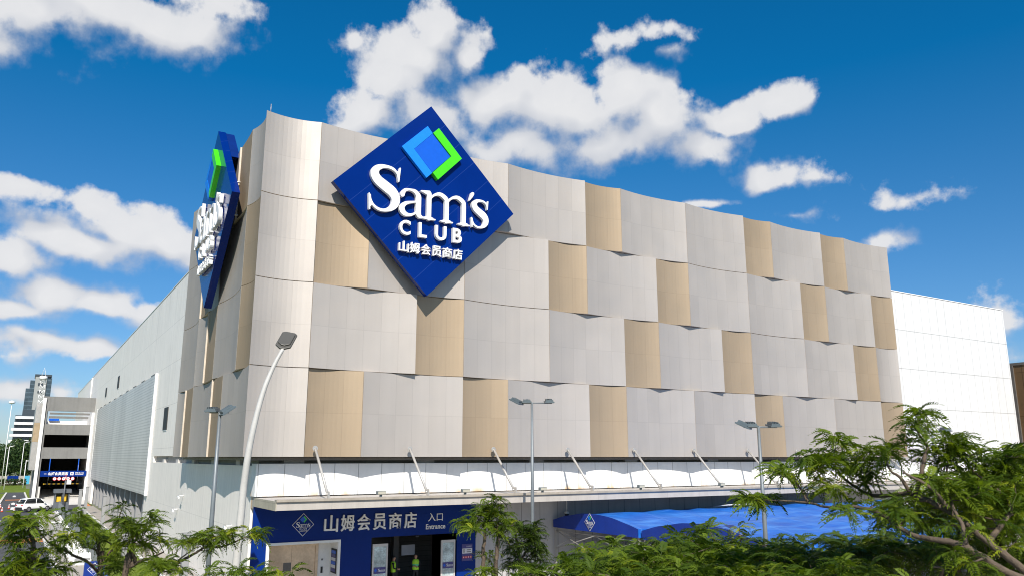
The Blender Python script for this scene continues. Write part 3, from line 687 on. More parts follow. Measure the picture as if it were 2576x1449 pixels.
# ------------------------------------------------------------------ people in the doorway
def person(label, loc, rz, vest_mat, arms, fem=False):
    root = thing('person', label, 'person', loc)
    J = {'pelvis': (0, 0, .93), 'waist': (0, .005, 1.06), 'chest': (0, .01, 1.28), 'neck': (0, 0, 1.46), 'hb': (0, -.015, 1.55), 'hm': (0, -.03, 1.62), 'ht': (0, -.02, 1.70)}
    rad = {'pelvis': (.15, .11), 'waist': (.135, .1), 'chest': (.155, .105), 'neck': (.055, .055), 'hb': (.07, .08), 'hm': (.075, .095), 'ht': (.06, .075)}
    names = list(J); verts = [Vector(J[k]) for k in names]; rr = [rad[k] for k in names]; ed = [(i, i + 1) for i in range(len(names) - 1)]
    def chain(start, pts):
        p = start
        for q, r in pts:
            verts.append(Vector(q)); rr.append((r, r)); ed.append((p, len(verts) - 1)); p = len(verts) - 1
        return p
    for sx, tip in ((-1, arms[0]), (1, arms[1])):
        chain(0, [((.09 * sx, 0, .86), .09), ((.10 * sx, -.01, .48), .058), ((.10 * sx, .03, .09), .04), ((.10 * sx, -.06, .035), .038), ((.105 * sx, -.15, .03), .03)])
        w = chain(2, [((.185 * sx, .01, 1.39), .06), (tip[0], .042), (tip[1], .028), (tip[2], .032)])
        d = (Vector(tip[2]) - Vector(tip[1])).normalized(); s = d.orthogonal().normalized(); t = d.cross(s)
        for k in range(4):
            b = Vector(tip[2]) + s * (.024 * (k - 1.5)); ln = (.05, .065, .07, .055)[k]
            chain(w, [(tuple(b + d * ln * .5), .009), (tuple(b + d * ln * .9 + t * .02), .008)])
        chain(w, [(tuple(Vector(tip[2]) - d * .02 + s * .05), .011), (tuple(Vector(tip[2]) + d * .02 + s * .065), .009)])
    # nose and ears
    chain(5, [((0, -.135, 1.60), .014)]); chain(5, [((.085, -.02, 1.60), .014)]); chain(5, [((-.085, -.02, 1.60), .014)])
    me = bpy.data.meshes.new('person_rig'); me.from_pydata([tuple(v) for v in verts], ed, [])
    o = bpy.data.objects.new('body_source', me); col.objects.link(o)
    sk = o.modifiers.new('skin', 'SKIN'); 
    for i, v in enumerate(me.skin_vertices[0].data): v.radius = rr[i]; v.use_root = (i == 0)
    o.modifiers.new('sub', 'SUBSURF').levels = 1
    dg = bpy.context.evaluated_depsgraph_get(); bm = bpy.data.meshes.new_from_object(o.evaluated_get(dg)); bpy.data.objects.remove(o)
    bm.materials.clear()
    for k in ('cloth_dark', 'skin'): bm.materials.append(M[k])
    hands = [Vector(a[2]) for a in arms]
    for p in bm.polygons:
        p.use_smooth = True; c = p.center
        p.material_index = 1 if c.z > 1.47 or min((c - h).length for h in hands) < .11 else 0
    b = bpy.data.objects.new('body', bm); col.objects.link(b); b.parent = root
    # vest around the torso
    m = MB(); n = 20; prof = [(.93, .185, .135), (1.06, .175, .13), (1.22, .19, .14), (1.34, .20, .135), (1.42, .17, .115), (1.46, .10, .08)]
    base = 0
    for z, a, c in prof:
        for k in range(n): m.v.append((a * math.cos(2 * PI * k / n), c * math.sin(2 * PI * k / n) + .005, z))
    for i in range(len(prof) - 1):
        for k in range(n):
            m.f.append((i * n + k, i * n + (k + 1) % n, (i + 1) * n + (k + 1) % n, (i + 1) * n + k)); m.mi.append(1 if i in (0,) or (i > 1 and vest_mat != 'hivis') else 0); m.smooth.add(len(m.f) - 1)
    v = bpy.data.objects.new('vest', m.mesh('vest', [vest_mat, 'hivis'])); col.objects.link(v); v.parent = root
    m = MB(); rings = [(1.60, .088, .05), (1.65, .092, .035), (1.70, .082, .01), (1.735, .05, .0), (1.745, .01, 0)]
    for z, r, off in rings:
        for k in range(14): m.v.append((r * math.cos(2 * PI * k / 14), r * 1.12 * math.sin(2 * PI * k / 14) * .95 + off - .01, z))
    for i in range(len(rings) - 1):
        for k in range(14): m.f.append((i * 14 + k, i * 14 + (k + 1) % 14, (i + 1) * 14 + (k + 1) % 14, (i + 1) * 14 + k)); m.mi.append(0); m.smooth.add(len(m.f) - 1)
    if fem: m.lathe([(.03, 1.50), (.055, 1.56), (.05, 1.62)], (0, .11, 0), 10)
    h = bpy.data.objects.new('hair', m.mesh('hair', 'hair')); col.objects.link(h); h.parent = root
    root.rotation_euler = (0, 0, rz)
    return root
person('guard in dark uniform and lime vest facing right in the doorway', (17.35, 40.35, 0), R(68), 'hivis',
       (((-.24, -.02, 1.14), (-.2, -.22, 1.08), (-.15, -.30, 1.08)), ((.24, -.02, 1.14), (.18, -.22, 1.06), (.12, -.30, 1.06))))
person('guard in teal and lime vest with dark sleeves and folded hands in the doorway', (18.75, 40.6, 0), R(-25), 'hivis_teal',
       (((-.25, -.03, 1.14), (-.13, -.2, 1.10), (-.05, -.22, 1.13)), ((.25, -.03, 1.14), (.12, -.2, 1.08), (.04, -.23, 1.10))), True)

# ------------------------------------------------------------------ blue tents
def tent(x0, x1, y0, y1, eave, rise, label, logo, seed):
    root = thing('tent', label, 'tent', (x0, y0, 0), 'blue fabric tents beside the building')
    nx, ny = 120, 30
    def z(u, v):   # v across, u along
        s = 1 - abs(2 * v - 1) ** 1.6
        sagw = .07 * (abs(math.sin(u * (x1 - x0) * PI / 2.8)) ** .7 - .7) * -s + .022 * math.sin(u * 41 + v * 9) * s + .012 * math.sin(u * 97 + v * 23) * s + .008 * math.sin(v * 31 + u * 17)
        return eave + rise * s + sagw
    m = MB()
    for i in range(nx + 1):
        for j in range(ny + 1):
            u, v = i / nx, j / ny; m.v.append((x0 + u * (x1 - x0), y0 + v * (y1 - y0), z(u, v)))
    for i in range(nx):
        for j in range(ny):
            a = i * (ny + 1) + j; m.f.append((a, a + ny + 1, a + ny + 2, a + 1)); m.mi.append(0); m.smooth.add(len(m.f) - 1)
    roof = m.build('roof', 'tent', root)
    # end wall: arch down to a straight hem; side valances hang with a wavy hem
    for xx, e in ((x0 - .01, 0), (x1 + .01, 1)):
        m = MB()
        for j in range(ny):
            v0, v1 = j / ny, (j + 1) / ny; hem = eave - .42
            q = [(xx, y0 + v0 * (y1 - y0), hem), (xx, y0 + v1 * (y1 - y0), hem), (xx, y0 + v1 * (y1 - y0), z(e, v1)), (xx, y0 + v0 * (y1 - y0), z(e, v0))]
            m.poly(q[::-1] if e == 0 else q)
        m.build('end_wall', 'tent_end_shade', root)
    for yy, v in ((y0 - .01, 0), (y1 + .01, 1)):
        m = MB()
        for i in range(nx):
            u0, u1 = i / nx, (i + 1) / nx
            q = [(x0 + u0 * (x1 - x0), yy - .03 * math.sin(u0 * 50), eave - .42), (x0 + u1 * (x1 - x0), yy - .03 * math.sin(u1 * 50), eave - .42), (x0 + u1 * (x1 - x0), yy, z(u1, v)), (x0 + u0 * (x1 - x0), yy, z(u0, v))]
            m.poly(q if v == 0 else q[::-1])
        m.build('valance', 'tent', root)
    nl = 6
    for i in range(nl):
        x = x0 + .1 + i * (x1 - x0 - .2) / (nl - 1)
        for y in (y0 + .1, y1 - .1):
            MB().box(x - .035, x + .035, y - .035, y + .035, 0, eave - .02).build('leg', 'steel', root)
    for y in (y0 + .1, y1 - .1):
        m = MB()
        for i in range(nl - 1):
            xa = x0 + .1 + i * (x1 - x0 - .2) / (nl - 1); xb = x0 + .1 + (i + 1) * (x1 - x0 - .2) / (nl - 1); xm = (xa + xb) / 2
            for p, q in ((xa, xm), (xm, xb)):
                m.tube([(p, y, eave - 1.5), (q, y, eave - .55)], .022, 5); m.tube([(p, y, eave - .55), (q, y, eave - 1.5)], .022, 5)
        m.build('scissor_brace', 'steel', root)
    m = MB()
    ym = (y0 + y1) / 2
    m.tube([(x0 + .12, y0 + .1, eave - .6), (x0 + .12, y1 - .1, eave - .6)], .025, 5)
    for p, q in ((y0 + .1, ym), (ym, y1 - .1)):
        m.tube([(x0 + .12, p, eave - 1.6), (x0 + .12, q, eave - .62)], .022, 5); m.tube([(x0 + .12, p, eave - .62), (x0 + .12, q, eave - 1.6)], .022, 5)
    m.build('end_brace', 'steel', root)
    for (yy, zz, s) in logo:
        T = Matrix.Translation((x0 - .04, yy, zz)) @ SIDE @ Matrix.Diagonal((s, s, s, 1))
        m = MB(); h = 5.5; k = 5.1
        m.prism([Vector((0, h, .0)), Vector((-h, 0, .0)), Vector((0, -h, .0)), Vector((h, 0, .0))], (0, 0, .05), 0, T)
        m.prism([Vector((0, k, .06)), Vector((-k, 0, .06)), Vector((0, -k, .06)), Vector((k, 0, .06))], (0, 0, .05), 4, T)
        mini_logo(m, T @ Matrix.Translation((0, 0, .2)), 0)
        m.build('emblem', ['letter_white', 'emblem_mid', 'emblem_light', 'emblem_green', 'sign_blue'], root)
    return root, z
t1, z1 = tent(26.8, 52.0, 31.75, 39.25, 3.28, .50, 'bright blue fabric tent against the building wall, behind the nearer one', [(35.7, 3.36, .085)], 3)
t2, z2 = tent(26.9, 52.0, 23.6, 31.6, 3.22, .58, 'bright blue fabric tent nearer the trees, its low side hanging in front', [], 5)
m = MB()    # printed emblem line on the roof of the rear tent
T = Matrix.Translation((38.2, 36.3, 3.87)) @ Matrix.Rotation(R(-8), 4, 'X') @ Matrix.Diagonal((.26, .26, .1, 1))
m.add_mesh(WORD_ME, T); 
for me, x in zip(CLUB_ME, (-1.45, -.43, .63, 1.62)): m.add_mesh(me, T @ Matrix.Translation((x, -1.90, 0)))
for k in range(4):
    a = [(-4, 4.0), (4, 4.0), (4, -3.4), (-4, -3.4)][k]; b = [(4, 4.0), (4, -3.4), (-4, -3.4), (-4, 4.0)][k]
    m.tube([T @ Vector((*a, 0)), T @ Vector((*b, 0))], .02, 4)
m.build('roof_print', 'letter_white', t1)

# ------------------------------------------------------------------ lamps
def head_box(m, c, rz, tilt, w=.46, l=.62, h=.12, mi=0):
    T = Matrix.Translation(c) @ Matrix.Rotation(rz, 4, 'Z') @ Matrix.Rotation(tilt, 4, 'X')
    m.prism([(-w / 2, -l / 2, 0), (w / 2, -l / 2, 0), (w / 2, l / 2, 0), (-w / 2, l / 2, 0)], (0, 0, h * .5), 0, T)
    m.prism([(-w / 2.6, -l / 2.6, h * .5), (w / 2.6, -l / 2.6, h * .5), (w / 2.6, l / 2.6, h * .5), (-w / 2.6, l / 2.6, h * .5)], (0, 0, h * .6), 0, T)
    for k in range(5): m.box(-w / 2.8 + k * w / 7, -w / 2.8 + k * w / 7 + .02, -l / 2.7, l / 2.7, h * 1.1, h * 1.5, 0, T)
    return T, w, l
def flood_pole(x, y, ztop, label, heads, bar, rz=0.0):
    root = thing('floodlight_pole', label, 'lamp post', (x, y, 0), 'tall grey floodlight poles')
    MB().tube([(x, y, 0), (x, y, ztop * .55), (x, y, ztop)], [.105, .085, .06], 12).build('pole', 'pole_grey', root)
    MB().lathe([(.2, 0), (.2, .03), (.12, .06)], (x, y, 0), 12).build('base_plate', 'pole_grey', root)
    ca, sa = math.cos(rz), math.sin(rz)
    MB().tube([(x + ca * bar[0], y + sa * bar[0], ztop), (x + ca * bar[1], y + sa * bar[1], ztop)], .035, 8).build('crossbar', 'pole_grey', root)
    for off, hz, tilt in heads:
        m = MB(); c = (x + ca * off, y + sa * off, ztop + .03); T, w, l = head_box(m, c, rz + hz, tilt)
        hd = m.build('lamp_head', 'lamp_body', root)
        MB().prism([(-w / 2.3, -l / 2.3, -.012), (w / 2.3, -l / 2.3, -.012), (w / 2.3, l / 2.3, -.012), (-w / 2.3, l / 2.3, -.012)], (0, 0, .01), 0, T).build('lens', 'lamp_glass', hd)
    return root
FB = HEAD - PI / 2      # crossbars lie across the view, roughly along the forecourt
flood_pole(21.32, 33.0, 9.42, 'grey pole with three floodlight heads in the middle of the front', ((-.78, R(60), R(25)), (-.25, R(0), R(8)), (.85, R(5), R(8))), (-.8, 1.0), FB)
flood_pole(25.5, 22.5, 8.0, 'grey floodlight pole standing in front of the blue tents', ((-.62, R(60), R(25)), (-.3, R(0), R(8)), (.62, R(5), R(8))), (-.6, .75), FB)
flood_pole(6.5, 32.6, 8.52, 'grey floodlight pole in front of the left corner of the store', ((-.28, R(0), R(6)), (.3, R(-50), R(35))), (-.4, .35), FB)
flood_pole(43.5, 26.0, 8.22, 'grey floodlight pole half hidden by the big tree against the white block', ((-.7, R(0), R(8)), (.75, R(5), R(8))), (-.7, .85), FB)
lp = thing('street_lamp', 'white curved street lamp with grey square head near the camera', 'street lamp', (4.17, 18.2, 0))
pts = [(4.17, 18.2, 0), (4.18, 18.15, 4.3), (4.21, 18.05, 6.2)]
rad = [.11, .086, .077]
ctl = [(4.21, 18.05, 6.2, .077), (4.25, 18.0, 6.9, .07), (4.35, 18.0, 7.6, .062), (4.50, 18.0, 8.3, .054), (4.69, 18.0, 8.85, .047), (4.86, 18.0, 9.22, .042)]
q = spline_pts(ctl, 6)
pts = pts[:2] + [tuple(p[:3]) for p in q]; rad = rad[:2] + [p[3] for p in q]
MB().tube(pts, rad, 16).build('pole', 'lamp_white', lp)
MB().lathe([(.26, 0), (.26, .03), (.16, .08), (.13, .3)], (4.17, 18.2, 0), 14).build('base_plate', 'lamp_white', lp)
hx = Vector((4.83, 18.0, 9.2)); dirx = Vector((.42, .50, .66)).normalized()
sidev = Vector((.93, -.36, -.05)); sidev = (sidev - dirx * sidev.dot(dirx)).normalized(); upv = sidev.cross(dirx)
T = Matrix(((sidev.x, dirx.x, upv.x, hx.x), (sidev.y, dirx.y, upv.y, hx.y), (sidev.z, dirx.z, upv.z, hx.z), (0, 0, 0, 1)))
prof = [(-.05, 0), (.05, 0), (.18, .10), (.18, .56), (.11, .61), (-.11, .61), (-.18, .56), (-.18, .10)]
m = MB(); m.prism([Vector((x, y, 0)) for x, y in prof], (0, 0, .05), 0, T); m.prism([Vector((x * .8, .08 + y * .8, .05)) for x, y in prof], (0, 0, .035), 0, T)
lh = m.build('lamp_head', 'lamp_head_grey', lp, .012)
for k in range(3): MB().prism([(-.15, .28 + k * .1, -.012), (.15, .28 + k * .1, -.012), (.15, .35 + k * .1, -.012), (-.15, .35 + k * .1, -.012)], (0, 0, .011), 0, T).build('lens', 'lamp_lens_warm', lh)
MB().prism([(-.05, .14, -.01), (.05, .14, -.01), (.05, .18, -.01), (-.05, .18, -.01)], (0, 0, .009), 0, T).build('maker_plate', 'paper', lh)

# ------------------------------------------------------------------ ground, roads, lawn
def sheet(name, pts, z, mt): return struct(name, MB().poly([(x, y, z) for x, y in pts]), mt)
sheet('ground', [(-3000, -400), (3000, -400), (3000, 5000), (-3000, 5000)], -.02, 'ground')
sheet('forecourt', [(9.7, -10), (110, -10), (110, 45), (9.7, 45)], -.012, 'paving')
sheet('lawn', [(-60, 20), (9.7, 20), (9.7, 210), (-60, 210)], -.014, 'grass')
sheet('far_lawn', [(-160, 186), (1.9, 186), (1.9, 236), (-160, 236)], -.008, 'grass')
sheet('road', [(-9, -10), (2.55, -10), (2.42, 80), (2.2, 108), (1.35, 185), (-1.35, 185), (-1.75, 140), (-6.5, 80)], -.004, 'asphalt')
sheet('road', [(2.0, 114), (9.6, 114), (9.6, 138), (1.65, 146)], -.0085, 'asphalt')
sheet('road', [(-160, 184.9), (1.35, 184.9), (1.35, 189), (-160, 189)], -.0035, 'asphalt')
sheet('pavement', [(2.9, 20), (4.55, 20), (4.45, 119), (2.55, 119)], .004, 'paving')
sheet('footpath', [(7.9, 30), (9.68, 30), (9.68, 131), (8.1, 131)], .004, 'paving')
m = MB()
m.prism([(2.56, 20, -.01), (2.88, 20, -.01), (2.58, 118, -.01), (2.26, 118, -.01)], (0, 0, .14)); m.prism([(1.38, 186, -.01), (1.62, 186, -.01), (1.95, 149, -.01), (1.7, 149, -.01)], (0, 0, .14))
m.prism([(-1.65, 186, -.01), (-1.38, 186, -.01), (-1.78, 140, -.01), (-2.1, 140, -.01)], (0, 0, .14)); m.prism([(-2.1, 139.9, -.01), (-1.78, 139.9, -.01), (-6.5, 79, -.01), (-6.9, 79, -.01)], (0, 0, .14))
m.prism([(7.7, 30, -.01), (7.9, 30, -.01), (8.08, 131, -.01), (7.9, 131, -.01)], (0, 0, .1))
m.prism([(4.56, 20, -.01), (4.66, 20, -.01), (4.62, 119, -.01), (4.48, 119, -.01)], (0, 0, .12))
struct('kerb', m, 'kerb')
m = MB()
m.poly([(-1.3, 154.6, .002), (1.3, 154.6, .002), (1.28, 157, .002), (-1.32, 157, .002)])
for k in range(3): m.poly([(-5.8, 78.2 + k * 1.25, .002), (2.38, 78.2 + k * 1.25, .002), (2.38, 79.0 + k * 1.25, .002), (-5.8, 79.0 + k * 1.25, .002)])
m.poly([(3.25, 128, .002), (3.75, 128, .002), (3.6, 147.9, .002), (3.1, 147.9, .002)]); m.poly([(9.0, 128, .002), (9.45, 128, .002), (9.45, 147.9, .002), (9.0, 147.9, .002)])
struct('road_marking', m, 'orange_paint')
m = MB()
for y in (127, 140, 167): m.poly([(-.35, y, .0025), (.1, y, .0025), (.1, y + 5, .0025), (.35, y + 3.5, .0025), (-.12, y + 7, .0025), (-.6, y + 3.5, .0025), (-.35, y + 5, .0025)])
for y in range(40, 110, 9): m.poly([(-1.2, y, .0025), (-1.05, y, .0025), (-1.1, y + 4, .0025), (-1.25, y + 4, .0025)])
struct('road_marking', m, 'white_paint_road')

# ------------------------------------------------------------------ car park entrance building
ga = thing('parking_garage', 'grey concrete car park entrance with dark openings joined to the white side wall', 'building', (5.9, 148, 0))
G0, G1, GY = 2.2, 9.68, 148.0
m = MB(); m.box(G0, 2.95, GY, GY + .9, 0, 16.4); m.box(9.38, G1, GY, GY + .9, 0, 16.4)
m.box(2.95, 9.38, GY, GY + .9, 14.12, 16.4); m.box(2.95, 9.38, GY, GY + .9, 10.35, 12.0); m.box(2.95, 9.38, GY, GY + .9, 6.6, 8.36)
m.build('front_wall', 'concrete', ga)
MB().box(G0 - .01, G0 + .45, GY - .35, GY - .001, 0, 16.1).build('pier', 'letter_white', ga)
MB().box(9.3, G1, GY - .5, GY - .001, 0, 14.0).build('pier', 'letter_white', ga)
m = MB(); m.box(G0, G0 + .3, GY + .9, GY + 30, 0, 14.0); m.box(G0, G1, GY + 30, GY + 30.3, 0, 12.0); m.build('side_wall', 'concrete', ga)
m = MB(); m.box(G0 + .3, G1, GY + .9, GY + 30, 8.0, 8.3); m.box(G0 + .3, G1, GY + .9, GY + 30, 11.7, 12.0); m.build('floor_slab', 'concrete_light', ga)
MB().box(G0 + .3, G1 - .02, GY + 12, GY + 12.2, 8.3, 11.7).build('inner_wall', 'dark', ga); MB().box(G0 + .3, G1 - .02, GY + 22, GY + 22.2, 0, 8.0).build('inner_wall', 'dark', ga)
m = MB(); m.box(G0 + .3, 9.3, GY + 9, GY + 9.3, 12.0, 12.9); m.build('parapet', 'white', ga)
MB().box(3.4, 9.3, GY + 7, GY + 7.4, 13.25, 13.6).box(3.4, 9.3, GY + 4, GY + 4.4, 13.75, 14.05).build('beam', 'concrete', ga)
MB().box(3.5, 5.0, GY + 8.6, GY + 8.9, 12.9, 13.25).build('blue_board', 'emblem_mid', ga)
m = MB(); m.prism([(2.97, 136, 0.0), (2.97, GY + 21.9, 0.0), (2.97, GY + 21.9, 1.2)], (6.38, 0, 0)); m.build('ramp', 'concrete_light', ga)
m = MB()
for z0, z1, c in ((4.8, 9.2, 0), (9.2, 12.2, 1), (12.2, 15.3, 0)): m.box(1.35, 2.195, GY + .6, GY + 18, z0 + .02, z1, c)
m.build('cladding', ['panel_grey_far', 'panel_beige_far'], ga)
MB().box(2.96, 3.2, 146.4, 147.99, 0, 2.3).build('ramp_wall', 'concrete_light', ga)
gs = thing('garage_sign', 'long blue sign board above the car park entrance with white lettering', 'sign', (6.2, 147.8, 3.9))
MB().box(3.0, 9.42, 147.3, 147.45, 3.82, 4.70).build('board', 'portal_blue', gs)
for x in (4.15, 8.15): MB().box(x - .05, x + .05, 147.34, 147.42, 4.701, 6.6).build('hanger', 'emblem_mid', gs)
m = MB(); m.add_mesh(fit_text(CJK, 2.75, .50, .012, .02), Matrix.Translation((5.45, 147.28, 4.27)) @ FRONT)
m.box(7.15, 7.60, 147.28, 147.299, 4.03, 4.50); m.add_mesh(fit_text('停车场入口', 1.22, .22, .012, .012), Matrix.Translation((8.42, 147.28, 4.36)) @ FRONT)
m.box(7.82, 9.0, 147.28, 147.299, 4.07, 4.12); m.box(3.5, 3.85, 147.28, 147.299, 4.22, 4.28)
m.build('lettering', 'letter_white', gs)
m = MB(); m.add_mesh(fit_text('P', .22, .32, .012, .02), Matrix.Translation((7.375, 147.265, 4.265)) @ FRONT); m.build('parking_symbol', 'portal_blue', gs)
words = ['5', 'M', 'T', 'X', '15']
labs = ['leftmost round red and white limit sign under the blue garage sign', 'second round limit sign from the left under the garage sign', 'middle round limit sign under the garage sign', 'fourth round limit sign from the left under the garage sign', 'rightmost round limit sign under the garage sign']
for k in range(5):
    x = 5.05 + k * .625
    r = thing('limit_sign', labs[k], 'traffic sign', (x, 147.3, 3.48), 'round limit signs over the car park entrance')
    MB().lathe([(.28, 0), (.28, -.03)], (x, 147.35, 3.48), 20, 0, 'Y').build('disc', 'red', r)
    MB().lathe([(.215, 0), (.215, -.006)], (x, 147.319, 3.48), 20, 0, 'Y').build('face', 'letter_white', r)
    m = MB()
    if k in (0, 4): m.add_mesh(fit_text(words[k], .14 if k == 0 else .24, .22, .004, .015), Matrix.Translation((x, 147.308, 3.48)) @ FRONT)
    else:
        m.box(x - .12, x + .1, 147.304, 147.311, 3.44, 3.53); m.box(x - .05, x + .13, 147.304, 147.311, 3.40, 3.437)
    m.build('symbol', 'black', r)
    MB().tube([(x, 147.35, 3.76), (x, 147.35, 3.82)], .015, 5).build('hanger', 'steel', r)
hb = thing('height_bar', 'yellow and black striped height bar hanging inside the car park entrance', 'barrier', (6.2, 148.6, 2.65))
m = MB()
for k in range(16): m.box(3.6 + k * .33, 3.6 + (k + 1) * .33, 148.95, 149.1, 2.56, 2.74, k % 2)
m.build('bar', ['yellow', 'black'], hb)
for x in (4.2, 8.3): MB().tube([(x, 149.02, 2.74), (x, 149.02, 6.6)], .015, 5).build('chain', 'steel', hb)
# guard booth
gb = thing('guard_booth', 'dark grey guard booth with large windows in front of the car park ramp', 'booth', (5.2, 121, 0))
m = MB(); m.box(4.35, 6.05, 120, 121.8, 0, 1.15); m.box(4.35, 4.5, 120, 120.15, 1.15, 2.3); m.box(5.9, 6.05, 120, 120.15, 1.15, 2.3); m.box(4.35, 4.5, 121.65, 121.8, 1.15, 2.3); m.box(5.9, 6.05, 121.65, 121.8, 1.15, 2.3); m.box(5.15, 5.25, 120, 120.12, 1.15, 2.3)
m.build('wall', 'booth', gb)
MB().box(4.2, 6.2, 119.8, 122, 2.301, 2.75).build('roof', 'booth', gb)
MB().box(4.55, 5.1, 120.3, 120.34, 1.2, 1.85).build('yellow_board', 'yellow', gb); MB().box(5.3, 5.8, 120.3, 120.34, 1.25, 2.1).build('yellow_board', 'yellow', gb)
m = MB(); m.box(4.5, 5.9, 121.6, 121.64, 1.15, 2.3); m.build('glass', 'car_glass', gb)
gp = thing('striped_pole', 'thin dark pole with red and white top beside the guard booth', 'pole', (5.35, 119.4, 0))
MB().tube([(5.35, 119.4, 0), (5.35, 119.4, 3.9)], .08, 8).build('post', 'booth', gp)
m = MB()
for k in range(4): m.tube([(5.35, 119.4, 3.9 + k * .22), (5.35, 119.4, 4.12 + k * .22)], .06, 8, k % 2)
m.build('striped_top', ['red', 'white'], gp)
MB().box(5.5, 6.0, 119.3, 119.6, 3.4, 3.9).build('speaker', 'white', gp)

# car
def car(loc, rz):
    root = thing('car', 'white hatchback car with black lower sides waiting by the traffic cones', 'car', (0, 0, 0))
    L = 4.3
    def loft(sec, name, mt, ring):
        m = MB(); n = len(ring)
        for x, z0, z1, w in sec:
            for a, b in ring: m.v.append((x, a * w, z0 + b * (z1 - z0)))
        for i in range(len(sec) - 1):
            for k in range(n): m.f.append((i * n + k, i * n + (k + 1) % n, (i + 1) * n + (k + 1) % n, (i + 1) * n + k)); m.mi.append(0); m.smooth.add(len(m.f) - 1)
        m.f.append(tuple(range(n))[::-1]); m.mi.append(0); m.f.append(tuple((len(sec) - 1) * n + k for k in range(n))); m.mi.append(0)
        return m.build(name, mt, root)
    ring = [(-.93, 0), (-1, .3), (-1, .7), (-.9, 1), (.9, 1), (1, .7), (1, .3), (.93, 0)]
    body = [(-2.15, .45, .95, .78), (-2.08, .3, 1.02, .86), (-1.7, .24, 1.02, .9), (-.8, .22, .98, .91), (.3, .22, .97, .91), (1.1, .22, .95, .9), (1.7, .24, .86, .87), (2.05, .3, .75, .8), (2.15, .4, .66, .7)]
    loft(body, 'body', 'car_white', ring)
    loft([(-2.0, .98, 1.05, .74), (-1.55, .98, 1.5, .66), (-1.2, .97, 1.56, .65), (-.1, .95, 1.6, .65), (.35, .95, 1.52, .66), (1.2, .93, .98, .74)], 'window', 'car_glass', [(-1, 0), (-.9, 1), (.9, 1), (1, 0)])
    loft([(-1.75, 1.50, 1.55, .58), (-1.2, 1.565, 1.62, .6), (-.1, 1.605, 1.66, .6), (.45, 1.50, 1.56, .58)], 'roof', 'car_white', [(-1, 0), (-.92, 1), (.92, 1), (1, 0)])
    m = MB()
    for s in (-1, 1):
        for x0, z0, x1, z1 in ((-1.95, 1.0, -1.6, 1.52), (-.25, .95, -.2, 1.56), (1.15, .95, .42, 1.52)):
            m.tube([(x0, s * .74, z0), (x1, s * .655, z1)], .05, 5)
    m.build('pillar', 'car_white', root)
    m = MB(); 
    for s in (-1, 1): m.box(-2.0, 2.0, s * .90 - .02, s * .90 + .02, .22, .42)
    m.box(-2.17, -2.0, -.72, .72, .3, .6); m.build('lower_trim', 'black', root)
    for x in (-1.32, 1.32):
        for s in (-1, 1):
            w = MB().lathe([(.2, -.11), (.34, -.1), (.345, .1), (.2, .11)], (x, s * .84, .34), 18, 0, 'Y').build('wheel', 'black', root)
            MB().lathe([(.2, -.12), (.2, .12)], (x, s * .84, .34), 10, 0, 'Y').build('rim', 'rim', w)
    for s in (-1, 1):
        MB().box(-2.16, -1.95, s * .62 - .17, s * .62 + .17, .76, .9).build('tail_light', 'red', root)
        MB().box(1.85, 2.08, s * .6 - .15, s * .6 + .15, .64, .75).build('headlight', 'lamp_glass', root)
        MB().box(.75, .95, s * .98 - .08, s * .98 + .08, .98, 1.1).build('mirror', 'car_white', root)
    MB().box(-2.1, -1.95, -.6, .6, 1.02, 1.2).build('rear_glass', 'car_glass', root)
    root.location = loc; root.rotation_euler = (0, 0, rz); root.scale = (.92, .92, 1.04)
car((2.25, 121.6, 0), R(32))
# traffic cones
cn = thing('traffic_cone', 'red and white traffic cone on the road just behind the white car', 'traffic cone', (0, 0, 0), 'traffic cones on the road')
m = MB(); 
for k, (r0, z0, r1, z1) in enumerate(((.19, .05, .155, .25), (.155, .25, .12, .42), (.12, .42, .085, .58), (.085, .58, .04, .8))): m.lathe([(r0, z0), (r1, z1)], (0, 0, 0), 12, k % 2)
m.build('cone', ['orange_cone', 'letter_white'], cn)
MB().box(-.24, .24, -.24, .24, 0, .05).build('base', 'black', cn)
cn.location = (.45, 129.5, 0); cn.scale = (.75, .75, .75)
for (x, y), lb in (((-.55, 129.2), 'red and white traffic cone on the middle of the road, beyond the nearest one'), ((.1, 121.4), 'nearest red and white traffic cone, left of the white car'), ((-1.22, 122.4), 'red and white traffic cone at the left picture edge, in the nearer row'), ((-1.55, 130.6), 'red and white traffic cone at the left picture edge, in the farther row'), ((2.5, 131), 'red and white traffic cone beyond the white car, near the ramp')):
    dup(cn, (x, y, 0), lb)
# fence along the lawn
fe = thing('fence', 'long dark mesh fence with posts between the pavement and the lawn', 'fence', (4.9, 75, 0))
ys = [58 + 3.0 * k for k in range(22)]
for y in ys: MB().box(4.86, 4.94, y - .04, y + .04, 0, 1.35).build('post', 'pole_grey', fe)
m = MB()
for k in range(21):
    for j in range(1, 24): m.box(4.892, 4.908, ys[k] + j * .125 - .012, ys[k] + j * .125 + .012, .12, 1.26)
    m.box(4.885, 4.915, ys[k] + .041, ys[k + 1] - .041, 1.26, 1.31); m.box(4.885, 4.915, ys[k] + .041, ys[k + 1] - .041, .08, .12)
m.build('mesh_panel', 'pole_grey', fe)
kb = thing('kerb_block', 'small white block in the row at the foot of the lawn fence', 'kerb block', (4.75, 62, 0), 'white blocks along the lawn fence')
MB().prism([(4.68, 61.75, 0), (4.82, 61.75, 0), (4.82, 62.25, 0), (4.68, 62.25, 0)], (0, 0, .16)).build('block', 'letter_white', kb, .02)
for k in range(1, 28): dup(kb, (4.75, 62 + k * 2.05, 0))
